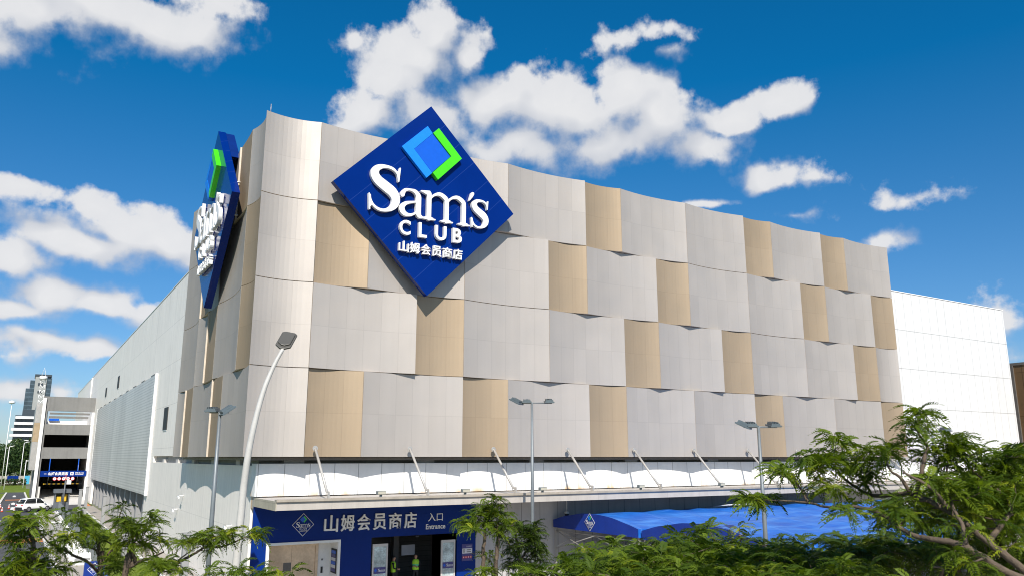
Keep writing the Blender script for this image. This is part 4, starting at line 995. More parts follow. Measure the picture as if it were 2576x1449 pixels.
gpx = [(7.5, 112.5, 'grey square post on the lawn, farthest one near the ramp', .0), (6.3, 104, 'grey square post on the lawn just before the guard booth', 0), (7.3, 86, 'grey square post on the lawn behind the left tree tops', 0), (7.0, 64, 'grey square post on the lawn beyond the low blue sign board', 0), (7.2, 41.5, 'grey square post in front of the white side wall by the lamp pole', 0)]
g0 = None
for x, y, lb, _ in gpx:
    if g0 is None:
        g0 = thing('grey_post', lb, 'post', (x, y, 0), 'grey square posts on the lawn')
        MB().box(x - .16, x + .16, y - .16, y + .16, 0, 3.2).build('shaft', 'fin', g0, .02); MB().box(x - .2, x + .2, y - .2, y + .2, 3.2, 3.28).build('cap', 'fin', g0)
    else: dup(g0, (x, y, 0), lb)
sb = thing('sign_board', 'low blue board with white diamond outline standing behind the left trees', 'sign', (4.25, 52, 0))
MB().box(3.73, 4.77, 52, 52.15, .25, 1.08).build('board', 'sign_blue', sb)
m = MB(); c = (4.25, .66)
for a, b in (((0, .34), (.34, 0)), ((.34, 0), (0, -.34)), ((0, -.34), (-.34, 0)), ((-.34, 0), (0, .34))): m.tube([(c[0] + a[0], 51.985, c[1] + a[1]), (c[0] + b[0], 51.985, c[1] + b[1])], .014, 4)
mini_logo(m, Matrix.Translation((4.25, 51.98, .66)) @ FRONT @ Matrix.Diagonal((.055, .055, .055, 1)), 0)
m.build('emblem', ['letter_white', 'emblem_mid', 'emblem_light', 'emblem_green'], sb)
MB().box(3.5, 5.0, 51.7, 52.6, 0, .249).build('plinth', 'emblem_mid', sb)
ub = thing('utility_box', 'low grey utility box standing on the pavement beside the road', 'utility box', (3.6, 86, 0))
MB().box(3.1, 4.1, 85.6, 86.4, 0, .95).build('cabinet', 'fin', ub, .02); MB().box(3.05, 4.15, 85.55, 86.45, .95, 1.02).build('lid', 'letter_white', ub); MB().box(3.55, 3.6, 85.57, 85.599, .35, .55).build('handle', 'black', ub)
wb = thing('barrier_block', 'low white and grey barrier on the pavement beside the fence', 'barrier', (4.0, 70, 0), 'low barriers stored on the pavement')
MB().prism([(3.3, 70, 0), (4.4, 70, 0), (4.3, 70, .75), (3.4, 70, .75)], (0, .45, 0)).build('body', 'letter_white', wb, .03); MB().box(3.4, 4.3, 69.985, 69.999, .3, .45).build('stripe', 'fin', wb)
for k, y in enumerate((67.5, 65, 62.5, 60)): dup(wb, (4.0 + .1 * k, y, 0))
rl = thing('railing', 'short shiny metal railing at the foot of the white street lamp', 'railing', (4.6, 26, 0))

# ------------------------------------------------------------------ far background
tw = thing('skyscraper', 'tall grey residential tower with dark glass side far beyond the car park', 'building', (0, 700, 0))
TX0, TX1, TY = -2.0, 14.5, 700
m = MB(); m.box(TX0 + 5.5, TX1 - 3.5, TY, TY + 24, 0, 67.0); m.build('wall', 'tower_wall', tw)
m = MB(); m.box(TX0, TX0 + 5.45, TY + 4, TY + 26, 0, 58); m.box(TX0 + 2.4, TX0 + 5.45, TY + 2, TY + 4, 0, 64); m.box(TX1 - 3.45, TX1, TY + 1, TY + 22, 0, 66); m.build('glass_side', 'tower_glass', tw)
MB().box(TX0 + 5.0, TX1 - .3, TY - .3, TY + 24, 67, 68.6).box(TX0 + 7.6, TX1 - 5.6, TY - .4, TY - .01, 60, 62).box(TX0 + 7.8, TX1 - 5.8, TY - .4, TY - .01, 54.5, 56).build('roof_band', 'dark_glass', tw)
tb = thing('terraced_building', 'white office block with rounded stacked balconies in front of the tower', 'building', (-3, 480, 0))
for k in range(8):
    z = 5.2 + k * 3.0; ex = .0 if k < 6 else .8
    m = MB(); m.prism([(-6.8 + ex + .25 * k, 480, z), (8, 480, z), (8, 496, z), (-5.8 + .25 * k, 496, z), (-6.8 + ex + .25 * k, 488, z)], (0, 0, 1.25)); m.build('balcony', 'letter_white', tb)
m = MB(); m.box(-4.4, 8, 482, 495, 0, 28.0); m.build('wall', 'dark_glass', tb)
m = MB(); m.box(-1.5, 8, 483, 494, 28.01, 31); m.build('roof', 'dark_glass', tb)
lm = thing('lattice_mast', 'slender white lattice mast with blue lower part beside the car park', 'mast', (5.2, 420, 0))
m = MB()
for k in range(12):
    z0, z1 = 14 + k * 2.3, 14 + (k + 1) * 2.3
    for sx in (-1, 1): m.tube([(5.2 + sx * .95, 420, z0), (5.2 + sx * .95, 420, z1)], .13, 5)
    m.tube([(5.2 - .95, 420, z0), (5.2 + .95, 420, z1)], .1, 5); m.tube([(5.2 + .95, 420, z0), (5.2 - .95, 420, z1)], .1, 5)
m.build('lattice', 'letter_white', lm)
m = MB()
for sx in (-1, 1): m.tube([(5.2 + sx * .95, 420, 0), (5.2 + sx * .95, 420, 28)], .3, 5)
m.build('lower_legs', 'lattice_blue', lm)
MB().lathe([(1.6, 41.6), (1.6, 43)], (5.2, 420, 0), 10).tube([(4.4, 420, 43), (5.2, 420, 47), (6.0, 420, 43)], .15, 5).build('platform', 'letter_white', lm)
for k, (x, y, h, lb) in enumerate(((-3.15, 230, 20, 'white high-mast lamp post at the far left with a ring of lamps'), (.55, 250, 10.5, 'white lamp post standing in front of the far trees'), (-2.2, 205, 9.0, 'white lamp post nearest the far lawn at the left'), (1.3, 215, 6.2, 'short white post with side arm beside the car park'))):
    r = thing('lamp_post', lb, 'lamp post', (x, y, 0), 'white lamp posts beyond the far lawn')
    MB().tube([(x, y, 0), (x, y, h)], [.11, .06], 8).build('pole', 'letter_white', r)
    if k == 0: MB().lathe([(.25, h - .4), (.7, h - .2), (.7, h + .1), (.2, h + .4)], (x, y, 0), 10).build('lamp_ring', 'letter_white', r)
    elif k == 3: MB().box(x, x + 1.8, y - .08, y + .08, h - .25, h - .1).build('side_arm', 'letter_white', r)
    else: MB().tube([(x, y, h), (x + .9, y, h + .25)], .07, 6).build('lamp_arm', 'letter_white', r)
ho = thing('hoarding', 'low white and blue construction hoarding in front of the far trees', 'fence', (0, 246, 0))
m = MB()
for k in range(16): m.box(-16 + k * 1.25, -16 + (k + 1) * 1.25 - .02, 246, 246.1, 0, 2.1, 1 if k in (11, 12) else (2 if k in (14,) else 0))
m.build('board', ['hoarding_grey', 'portal_blue', 'lattice_blue'], ho)

# ------------------------------------------------------------------ trees
def quad_mesh(name, V, F, tone, mt):
    me = bpy.data.meshes.new(name); nv, nf = len(V), len(F)
    me.vertices.add(nv); me.vertices.foreach_set('co', V.astype('f').ravel())
    me.loops.add(nf * 4); me.loops.foreach_set('vertex_index', F.astype('i').ravel())
    me.polygons.add(nf); me.polygons.foreach_set('loop_start', np.arange(nf, dtype='i') * 4)
    a = me.attributes.new('tone', 'FLOAT', 'POINT'); a.data.foreach_set('value', tone.astype('f'))
    me.materials.append(M[mt]); me.update(calc_edges=True); me.validate(); return me
nrs = np.random.RandomState(5)
def frond(L, npair, rs):
    V, F = [], []
    def add(q): b = len(V); V.extend(q); F.append([b, b + 1, b + 2, b + 3])
    def spine(t): return np.array([L * (t - .12 * t * t), 0, L * (.26 * t - .76 * t * t)])
    for i in range(4):
        a, b = spine(i / 4), spine((i + 1) / 4); w = np.array([0, .006, 0]); add([a - w, b - w * .7, b + w * .7, a + w])
    for k in range(npair):
        t = .14 + .86 * (k + .5) / npair; p = spine(t)
        ln = L * .27 * math.sin(PI * (.12 + .80 * t)) ** .8
        for s in (-1, 1):
            an = R(62 - 26 * t) + rs.uniform(-.12, .12); d = np.array([math.cos(an), s * math.sin(an), -.18 - .25 * rs.rand()])
            e = p + d * ln; mid = p + d * ln * .5 + np.array([0, 0, .02 * ln / .1])
            w = np.array([math.sin(an), -s * math.cos(an), 0]) * (L * .043)
            add([p, mid - w, e, mid + w])
    tip = spine(1); add([tip, tip + [.3 * L * .3, .012, -.05], tip + [L * .14, 0, -.08], tip + [.3 * L * .3, -.012, -.05]])
    return np.array(V), np.array(F)
def rosette(rs, nf, L):
    Vs, Fs, Ts, b = [], [], [], 0
    for k in range(nf):
        l = L * rs.uniform(.72, 1.15); V, F = frond(l, 10, rs)
        az = 2 * PI * (k + rs.uniform(-.3, .3)) / nf; el = R(rs.uniform(-28, 42)); ro = rs.uniform(-.4, .4)
        ce, se = math.cos(el), math.sin(el)
        Rx = np.array([[1, 0, 0], [0, math.cos(ro), -math.sin(ro)], [0, math.sin(ro), math.cos(ro)]])
        Ry = np.array([[ce, 0, -se], [0, 1, 0], [se, 0, ce]]); Rz = np.array([[math.cos(az), -math.sin(az), 0], [math.sin(az), math.cos(az), 0], [0, 0, 1]])
        V = V @ (Rz @ Ry @ Rx).T; Vs.append(V); Fs.append(F + b); b += len(V); Ts.append(np.full(len(V), rs.uniform(-.32, .32)))
    return np.vstack(Vs), np.vstack(Fs), np.concatenate(Ts)
ROS = [rosette(nrs, n, .40) for n in (6, 7, 8, 8, 9, 10)]
def crown_mesh(name, tufts, mt, rs):
    """tufts: list of (position, scale, tone)."""
    Vs, Fs, Ts, b = [], [], [], 0
    for p, s, tn in tufts:
        V, F, T = ROS[rs.randint(len(ROS))]
        a = rs.uniform(0, 2 * PI); tx, ty = rs.uniform(-.42, .42, 2)
        Rz = np.array([[math.cos(a), -math.sin(a), 0], [math.sin(a), math.cos(a), 0], [0, 0, 1]])
        Rx = np.array([[1, 0, 0], [0, math.cos(tx), -math.sin(tx)], [0, math.sin(tx), math.cos(tx)]]); Ry = np.array([[math.cos(ty), 0, math.sin(ty)], [0, 1, 0], [-math.sin(ty), 0, math.cos(ty)]])
        Vs.append((V * s) @ (Ry @ Rx @ Rz).T + np.array(p)); Fs.append(F + b); b += len(V); Ts.append(np.clip(T + tn, 0, 1))
    return quad_mesh(name, np.vstack(Vs), np.vstack(Fs), np.concatenate(Ts), mt)
def sag_curve(a, b, k, n=5):
    a, b = Vector(a), Vector(b); out = []
    for i in range(n):
        t = i / (n - 1); p = a.lerp(b, t); p.z += k * math.sin(PI * t) * (b - a).length; out.append(tuple(p))
    return out
def make_tree(label, base, limbs, tufts, mt, bark, seed, group='feathery-leaved trees in front of the store'):
    """limbs: list of (points, radii). Tufts get twigs to the nearest limb point."""
    rs = np.random.RandomState(seed)
    root = thing('feathery_tree', label, 'tree', base, group)
    m = MB(); sam = []
    for pts, rad in limbs:
        n = len(pts); q = spline_pts([(*p, r) for p, r in zip(pts, rad)], 5)
        for p in q[1:-1]: p[:3] += rs.uniform(-1, 1, 3) * p[3] * .25
        m.tube([tuple(p[:3]) for p in q], [max(.006, p[3]) for p in q], 7)
        for p in q: sam.append(p)
    sam = np.array(sam)
    for p, s, tn in tufts:
        cand = sam[:, :3]; d = np.linalg.norm(cand - np.array(p), axis=1) + np.where(cand[:, 2] > p[2] + .05, .6, 0)
        j = d.argmin(); r = min(.02, sam[j, 3] * .6)
        if d[j] > .04:
            pts = sag_curve(sam[j, :3], p, rs.uniform(-.12, .02)); m.tube(pts, [max(.006, r * (1 - .17 * k)) for k in range(len(pts))], 5)
            sam = np.vstack([sam, [[*q, r * .7] for q in pts[1:]]])
    m.build('trunk', bark, root)
    o = bpy.data.objects.new('crown', crown_mesh('crown', tufts, mt, rs)); col.objects.link(o); o.parent = root; o.location = -Vector(base)
    return root
def z_(ox, oy, s): return lambda x, y: ((ox + x / s) / 1.04658, (oy + y / s) / 1.04658)
def clusters(conv, spec, rs, sc=1.0, jit=.6, tone=.42, dens=1.0):
    out = []
    for cx, cy, rx, ry, n, d, *t in spec:
        for _ in range(max(1, round(n * dens))):
            a, r = rs.uniform(0, 2 * PI), math.sqrt(rs.rand()); x, y = conv(cx + rx * r * math.cos(a), cy + ry * r * math.sin(a))
            p = at(x, y, d + rs.uniform(-jit, jit)); out.append((tuple(p), sc * rs.uniform(.8, 1.15), (t[0] if t else tone) + rs.uniform(-.25, .22)))
    return out
def limb(conv, pts, r0, r1):
    n = len(pts); return [tuple(at(*conv(x, y), d)) for x, y, d in pts], [r0 + (r1 - r0) * i / (n - 1) for i in range(n)]
# -- the big tree at the right
Z4 = z_(1950, 1000, 2.808); rs = np.random.RandomState(11)
low = at(*Z4(2260, 1560), 13.2)
limbs = [([tuple((low.x + .2, low.y, 0)), tuple(low)] + limb(Z4, [(2095, 1400, 13.2), (1830, 1200, 13.3), (1590, 1000, 13.4), (1290, 850, 13.6), (1150, 845, 13.8), (980, 855, 14.0), (870, 800, 14.1), (770, 730, 14.2), (700, 640, 14.3)], .1, .02)[0], [.10, .08, .058, .05, .043, .037, .032, .028, .024, .02, .012]),
         limb(Z4, [(2200, 1500, 13.2), (1980, 1420, 13.0), (1700, 1255, 12.9), (1600, 1205, 12.9), (1450, 1175, 12.9), (1300, 1150, 13.0), (1160, 1080, 13.1), (1040, 990, 13.3), (860, 935, 13.5), (650, 938, 13.6), (500, 905, 13.7), (300, 890, 13.8), (120, 885, 13.9)], .056, .008),
         limb(Z4, [(1290, 850, 13.6), (1330, 720, 13.6), (1360, 560, 13.7), (1385, 490, 13.8), (1320, 400, 13.8), (1330, 270, 13.9)], .038, .010),
         limb(Z4, [(1260, 840, 13.6), (1180, 720, 13.5), (1110, 670, 13.5), (1060, 560, 13.5)], .03, .010),
         limb(Z4, [(1540, 950, 13.4), (1400, 790, 13.1), (1200, 680, 13.0)], .036, .014),
         limb(Z4, [(1665, 1220, 12.9), (1640, 1080, 13.1), (1580, 960, 13.3), (1520, 760, 13.8), (1540, 560, 14.2)], .036, .010),
         limb(Z4, [(500, 905, 13.7), (440, 800, 13.8), (350, 710, 13.9), (240, 680, 14)], .025, .008),
         limb(Z4, [(1830, 1200, 13.3), (2000, 950, 14.2), (1890, 800, 14.4), (1750, 700, 14.4), (1640, 580, 14.4)], .042, .010),
         limb(Z4, [(1890, 800, 14.4), (1980, 680, 14.8), (2050, 540, 15)], .035, .012)]
spec = [(1330, 235, 60, 25, 2, 13.9), (1300, 330, 110, 55, 4, 13.8), (1270, 430, 80, 40, 3, 13.8), (720, 430, 80, 35, 3, 14.3), (760, 540, 150, 60, 5, 14.3), (560, 585, 120, 40, 4, 14.2), (230, 685, 80, 25, 3, 14), (370, 700, 50, 30, 2, 13.9), (640, 680, 160, 80, 7, 14.1),
        (600, 810, 120, 50, 4, 13.8), (850, 640, 150, 80, 6, 13.9), (1040, 550, 100, 60, 5, 13.6), (950, 740, 110, 50, 3, 13.7), (1530, 460, 130, 50, 5, 14.2), (1640, 560, 170, 70, 7, 14.4), (1440, 560, 110, 50, 3, 14), (1880, 600, 160, 80, 8, 14.6),
        (2000, 640, 130, 90, 8, 14.9), (1780, 720, 170, 80, 8, 14.5), (1480, 700, 140, 70, 5, 13.8), (130, 880, 90, 25, 4, 13.9), (30, 880, 60, 25, 3, 14), (950, 515, 60, 30, 2, 13.8), (1620, 830, 190, 70, 7, 13.9), (1870, 850, 190, 90, 9, 14.3),
        (1330, 900, 170, 50, 4, 13.9), (1100, 905, 150, 55, 4, 13.8), (820, 980, 130, 45, 3, 13.5), (1120, 1010, 140, 50, 4, 13.3), (1430, 1050, 140, 55, 4, 13.7), (1700, 1030, 150, 70, 5, 14.4), (1960, 1030, 150, 90, 8, 14.2, .5), (2060, 800, 80, 120, 6, 14.7), (1800, 930, 150, 60, 5, 14.5), (2050, 540, 50, 30, 2, 15), (1790, 1110, 90, 30, 1, 12.9, .55), (1960, 1230, 90, 40, 1, 12.8, .5), (1500, 1260, 100, 30, 1, 12.8), (1700, 1350, 120, 40, 1, 12.6, .5), (2050, 1180, 60, 50, 1, 13.2)]
make_tree('large spreading tree with long bare limbs reaching across the right foreground', (low.x + .2, low.y, 0), limbs, clusters(Z4, spec, rs, .92), 'leaf', 'bark', 21)
# -- twin-stemmed tree in front of the entrance
Z2 = z_(640, 1150, 3.22); D = 23.0; rs = np.random.RandomState(12)
b0 = at(*Z2(2050, 1179), D)
limbs = [([(b0.x - .05, b0.y, 0)] + limb(Z2, [(2040, 1179, D), (2035, 1000, D), (2050, 840, D), (2060, 700, D), (2110, 580, D)], .06, .02)[0], [.075, .06, .055, .045, .03, .014]),
         ([(b0.x + .35, b0.y, 0)] + limb(Z2, [(2140, 1179, D), (2150, 1000, D), (2165, 840, D), (2160, 740, D), (2200, 640, D)], .06, .02)[0], [.08, .065, .06, .05, .03, .014]),
         limb(Z2, [(2050, 800, D), (1960, 760, D - .1), (1850, 745, D - .2)], .025, .008), limb(Z2, [(2165, 840, D), (2230, 800, D), (2290, 740, D)], .025, .008), limb(Z2, [(2040, 1000, D), (1990, 990, D), (1930, 985, D)], .014, .006), limb(Z2, [(2150, 1030, D), (2100, 1010, D), (2080, 1060, D)], .014, .006)]
spec = [(2120, 535, 50, 12, 2, D), (2080, 590, 80, 25, 3, D), (2040, 650, 100, 40, 5, D), (2190, 640, 80, 40, 5, D), (1860, 735, 70, 25, 4, D - .2), (1950, 720, 80, 35, 4, D), (2090, 740, 110, 40, 5, D), (2240, 730, 60, 40, 4, D), (1980, 800, 60, 30, 3, D - .3), (2120, 810, 60, 25, 3, D), (2090, 1010, 40, 30, 2, D), (2090, 1150, 80, 25, 3, D), (1990, 1150, 50, 25, 2, D)]
make_tree('slim twin-stemmed tree with bright tufts in front of the entrance', (b0.x, b0.y, 0), limbs, clusters(Z2, spec, rs, .95, .35, .5), 'leaf', 'bark', 22)
# -- darker tree right behind it
D = 25.0; b0 = at(*Z2(2370, 1179), D); rs = np.random.RandomState(13)
limbs = [([(b0.x, b0.y, 0)] + limb(Z2, [(2350, 1179, D), (2340, 1050, D), (2330, 930, D), (2310, 800, D), (2350, 760, D)], .05, .02)[0], [.085, .065, .06, .045, .03, .014]), limb(Z2, [(2340, 1050, D), (2430, 930, D), (2480, 800, D)], .04, .012), limb(Z2, [(2340, 1000, D), (2260, 920, D), (2230, 850, D)], .03, .01)]
spec = [(2320, 760, 90, 45, 7, D), (2470, 760, 80, 40, 6, D), (2400, 840, 120, 50, 8, D), (2250, 900, 60, 50, 5, D), (2450, 930, 110, 60, 8, D), (2310, 960, 90, 50, 6, D), (2500, 1020, 90, 60, 6, D), (2380, 1060, 110, 50, 7, D), (2270, 1100, 70, 50, 5, D), (2480, 1130, 100, 40, 6, D)]
make_tree('dense dark green tree just right of the slim twin-stemmed tree', (b0.x, b0.y, 0), limbs, clusters(Z2, spec, rs, .95, .8, .35), 'leaf_dark', 'bark_dark', 23)
# -- trees at the left
ZL = z_(0, 1250, 5.447); rs = np.random.RandomState(14); D = 16.5
b0 = at(*ZL(1420, 1449), D)
limbs = [([(b0.x, b0.y, 0)] + limb(ZL, [(1425, 1449, D), (1430, 1250, D), (1415, 1090, D), (1420, 990, D), (1500, 940, D), (1620, 1000, D)], .06, .02)[0], [.06, .05, .042, .036, .028, .016, .010]),
         limb(ZL, [(1400, 1385, D), (1260, 1240, D - .2), (1080, 1160, D - .4), (930, 1080, D - .5), (800, 1020, D - .6), (690, 950, D - .6), (600, 850, D - .6), (520, 720, D - .5)], .027, .008),
         limb(ZL, [(1415, 1090, D), (1300, 1040, D), (1180, 1030, D + .1)], .02, .008), limb(ZL, [(1420, 1000, D), (1330, 800, D + .3), (1150, 650, D + .3)], .03, .01), limb(ZL, [(1470, 1250, D), (1600, 1060, D), (1720, 960, D)], .03, .01)]
spec = [(1000, 560, 90, 40, 3, D), (1120, 650, 110, 60, 5, D + .2), (1280, 720, 120, 60, 5, D + .2), (1220, 820, 120, 50, 4, D), (1400, 860, 110, 50, 5, D), (1550, 870, 110, 60, 4, D), (1250, 990, 120, 40, 3, D), (1010, 880, 110, 50, 4, D - .4), (850, 960, 130, 60, 5, D - .5), (900, 1060, 130, 50, 4, D - .5), (1380, 700, 50, 40, 2, D), (1680, 1060, 90, 70, 4, D), (1640, 1200, 110, 80, 6, D), (1720, 1330, 110, 80, 6, D), (1600, 1320, 80, 60, 3, D)]
make_tree('tree with forked trunk and one long slanting bough in front of the lawn at left', (b0.x, b0.y, 0), limbs, clusters(ZL, spec, rs, .66, .5, .5, .68), 'leaf', 'bark', 24)
b0 = at(*ZL(1800, 1449), 15.8); D = 15.8; rs = np.random.RandomState(15); Z7 = z_(360, 1330, 7.576)
limbs = [([(b0.x - .15, b0.y, 0)] + limb(ZL, [(1790, 1449, D), (1860, 1310, D), (1930, 1220, D), (1890, 1080, D), (1900, 960, D), (1880, 800, D), (1720, 620, D), (1750, 480, D)], .07, .012)[0], [.062, .052, .044, .037, .03, .022, .016, .011, .008]),
         limb(ZL, [(1860, 1310, D), (1990, 1240, D), (2150, 1190, D), (2350, 1100, D)], .04, .012), limb(Z7, [(380, 1320, D), (760, 1165, D), (1000, 1040, D), (1180, 940, D), (1400, 815, D), (1620, 830, D), (1850, 770, D), (2100, 660, D), (2350, 590, D)], .03, .008), limb(Z7, [(820, 1090, D), (1000, 960, D), (1150, 850, D)], .015, .006), limb(ZL, [(1890, 1080, D), (1960, 900, D), (2050, 760, D)], .02, .008)]
spec = [(1740, 470, 80, 25, 3, D), (1680, 680, 110, 50, 4, D), (1850, 660, 100, 60, 4, D), (1800, 780, 110, 50, 5, D), (1900, 880, 90, 60, 4, D), (1820, 960, 80, 50, 3, D)]
tf = clusters(ZL, spec, rs, .66, .4, .5, .75)
spec = [(300, 200, 130, 50, 2, D), (300, 380, 90, 70, 2, D), (100, 520, 120, 120, 4, D), (350, 640, 150, 80, 4, D), (150, 760, 120, 120, 4, D), (560, 780, 120, 70, 3, D), (820, 780, 100, 70, 3, D), (1050, 720, 110, 70, 4, D), (1250, 640, 120, 80, 5, D), (1450, 570, 120, 70, 5, D), (1650, 560, 120, 70, 4, D), (1850, 540, 110, 70, 4, D), (1500, 700, 140, 60, 4, D), (1350, 860, 100, 60, 3, D), (1800, 680, 100, 50, 3, D), (2200, 560, 100, 70, 3, D, .55), (2400, 560, 110, 80, 5, D, .6), (2500, 620, 90, 70, 3, D, .6), (430, 1120, 160, 70, 5, D - .6), (600, 1200, 160, 90, 6, D - .6), (350, 1280, 150, 80, 5, D - .6), (850, 1330, 150, 70, 4, D - .7)]
tf += clusters(Z7, spec, rs, .66, .4, .52, .8)
make_tree('tree in front of the white side wall with boughs reaching to the white street lamp', (b0.x - .15, b0.y, 0), limbs, tf, 'leaf', 'bark', 25)
D = 15.0; b0 = at(*ZL(420, 1500), D); rs = np.random.RandomState(16)
limbs = [([(b0.x, b0.y, 0)] + limb(ZL, [(400, 1500, D), (440, 1280, D), (480, 1000, D), (420, 760, D), (470, 600, D)], .05, .012)[0], [.085, .065, .05, .035, .02, .012]), limb(ZL, [(440, 1280, D), (560, 1160, D), (650, 1080, D)], .02, .008), limb(ZL, [(440, 1280, D), (350, 1140, D), (270, 1090, D)], .018, .007), limb(ZL, [(480, 1000, D), (250, 820, D), (120, 720, D)], .02, .008)]
spec = [(170, 600, 100, 40, 3, D), (330, 620, 130, 50, 4, D), (520, 600, 110, 40, 4, D), (250, 720, 130, 50, 4, D), (520, 720, 100, 60, 3, D), (130, 850, 100, 60, 3, D), (280, 900, 110, 50, 3, D), (100, 960, 90, 50, 2, D), (620, 820, 80, 40, 2, D), (270, 1100, 80, 35, 2, D, .7), (570, 1110, 70, 30, 2, D, .7), (180, 1290, 150, 60, 6, D, .62), (420, 1250, 150, 60, 6, D, .55), (680, 1260, 150, 60, 6, D, .5), (870, 1330, 130, 60, 5, D), (300, 1390, 200, 50, 7, D, .6), (620, 1390, 200, 50, 7, D), (60, 1390, 80, 50, 4, D, .6)]
make_tree('young tree at the far left bottom with bright yellow-green tips', (b0.x, b0.y, 0), limbs, clusters(ZL, spec, rs, .64, .5, .52, .75), 'leaf', 'bark', 26)
# -- umbrella crowns filling the bottom of the picture
def umbrella(label, px, py, d, spread, n, seed, mt='leaf', sc=.92, tone=.34, thick=.9, bark='bark'):
    rs = np.random.RandomState(seed); top = at(px, py, d); base = (top.x + rs.uniform(-.3, .3), top.y + rs.uniform(-.3, .3), 0)
    H = top.z; fork = (base[0], base[1], H * .55)
    limbs = [([base, ((base[0] + fork[0]) / 2 + .05, base[1], H * .3), fork], [.11, .085, .07])]
    for k in range(7):
        a = 2 * PI * k / 7 + rs.uniform(-.3, .3); r = spread * rs.uniform(.55, .95); zt = H - .2 - .3 * (r / spread) ** 2
        limbs.append(([fork, (fork[0] + math.cos(a) * r * .35, fork[1] + math.sin(a) * r * .35, H * .55 + (zt - H * .55) * .62), (fork[0] + math.cos(a + .15) * r * .75, fork[1] + math.sin(a + .15) * r * .75, zt - .12), (fork[0] + math.cos(a) * r, fork[1] + math.sin(a) * r, zt)], [.06, .042, .026, .01]))
    tf = []
    for _ in range(n):
        a, r = rs.uniform(0, 2 * PI), spread * math.sqrt(rs.rand()); z = H - .45 * (r / spread) ** 2 - abs(rs.normal(0, .28)) * thick - .05
        tf.append(((base[0] + r * math.cos(a), base[1] + r * math.sin(a), z), sc * rs.uniform(.8, 1.2), tone + rs.uniform(-.3, .3)))
    make_tree(label, base, limbs, tf, mt, bark, seed)
umbrella('low flat-topped tree at the bottom edge, right of the dense dark tree', 1520, 1395, 16.5, 1.7, 60, 31)
umbrella('flat-topped tree with twiggy top in front of the left tent corner', 1600, 1345, 19.0, 1.9, 46, 32, tone=.5)
umbrella('low tree at the bottom edge below the middle of the tents', 1700, 1378, 15.0, 1.9, 80, 33)
umbrella('broad flat-topped tree below the gap between the two tents', 1810, 1340, 16.5, 2.0, 85, 34)
umbrella('tree with pale exposed twigs in front of the front tent wall', 1790, 1308, 19.5, 1.3, 26, 35, tone=.55)
umbrella('flat-topped tree at the foot of the floodlight pole before the tents', 1935, 1372, 15.0, 1.9, 80, 36)
umbrella('tree under the big spreading limbs, right of the tent floodlight pole', 2080, 1345, 16.5, 1.8, 70, 37, 'leaf_dark', tone=.45, bark='bark_dark')
umbrella('low shaded tree at the bottom below the big spreading limbs', 2130, 1400, 13.5, 1.6, 65, 38, 'leaf')
umbrella('shaded tree behind the big trunk in the right corner', 2330, 1330, 17.0, 2.0, 80, 39, 'leaf_dark', tone=.5, bark='bark_dark')
umbrella('tall leafy tree at the right edge behind the big tree', 2520, 1160, 18.0, 2.0, 110, 40, 'leaf', tone=.4, thick=2.2)
umbrella('bushy tree filling the gap behind the big tree near the right edge', 2400, 1225, 19.0, 1.9, 95, 41, 'leaf_dark', tone=.55, thick=2.4, bark='bark_dark')
umbrella('low tree at the bottom edge between the lamp post and the lift doors', 720, 1425, 14.5, .85, 16, 42, tone=.55)
umbrella('low yellowish tree at the bottom edge in front of the dark tree', 1375, 1425, 17.0, .8, 16, 43, tone=.8)
umbrella('low tree at the bottom edge left of the white street lamp', 545, 1400, 14.0, .9, 22, 44, tone=.5)

# -- far trees behind the hoarding
def leafy_blob(name, c, rx, ry, rz, n, size, rs):
    a = rs.normal(size=(n, 3)); a /= np.linalg.norm(a, axis=1)[:, None]; r = rs.rand(n) ** .4
    bump = 1 + .22 * np.sin(a[:, 0] * 5 + c[0]) * np.cos(a[:, 2] * 6 + c[1])
    P = a * (r * bump)[:, None] * np.array([rx, ry, rz]) + np.array(c)
    V = np.empty((n, 4, 3)); u = rs.normal(size=(n, 3)); v = rs.normal(size=(n, 3)); u /= np.linalg.norm(u, axis=1)[:, None]; v /= np.linalg.norm(v, axis=1)[:, None]
    s = size * rs.uniform(.6, 1.3, n)[:, None]
    V[:, 0] = P - u * s; V[:, 1] = P - v * s * .6; V[:, 2] = P + u * s; V[:, 3] = P + v * s * .6
    F = np.arange(n * 4).reshape(n, 4); T = np.repeat(np.clip(.45 + .35 * np.sin(a[:, 0] * 7 + a[:, 1] * 5) + rs.uniform(-.3, .3, n), 0, 1), 4)
    return quad_mesh(name, V.reshape(-1, 3), F, T, 'leaf_far')
ft = [(-16, 285, 11, 5.5), (-9.5, 300, 12, 6), (-4.0, 275, 9.5, 5), (.8, 262, 11.5, 4.2), (1.8, 300, 13, 4.5), (6, 320, 11, 5), (-2.4, 330, 12.5, 5.5)]
flab = ['broad dark tree beyond the hoarding, at the left picture edge', 'dark tree beyond the hoarding behind the high-mast lamp post', 'low dark tree beyond the hoarding between the two lamp posts', 'dark tree beyond the hoarding right beside the car park cladding', 'tall dark tree in front of the terraced white block', 'dark tree half hidden behind the car park cladding', 'tall dark tree at the foot of the terraced white block']
for k, (x, y, h, r) in enumerate(ft):
    rs = np.random.RandomState(60 + k); root = thing('far_tree', flab[k], 'tree', (x, y, 0), 'dark trees beyond the hoarding')
    MB().tube([(x, y, 0), (x + .2, y, h * .5)], [.3, .18], 7).build('trunk', 'bark_dark', root)
    o = bpy.data.objects.new('crown', leafy_blob('crown', (x, y, h * .56), r, r, h * .45, 2600, .42, rs)); col.objects.link(o); o.parent = root; o.location = (-x, -y, 0)
rs = np.random.RandomState(80)
he = thing('hedge', 'clipped dark hedge with white flowers along the far lawn', 'hedge', (-8, 236, 0))
V = []; n = 5000
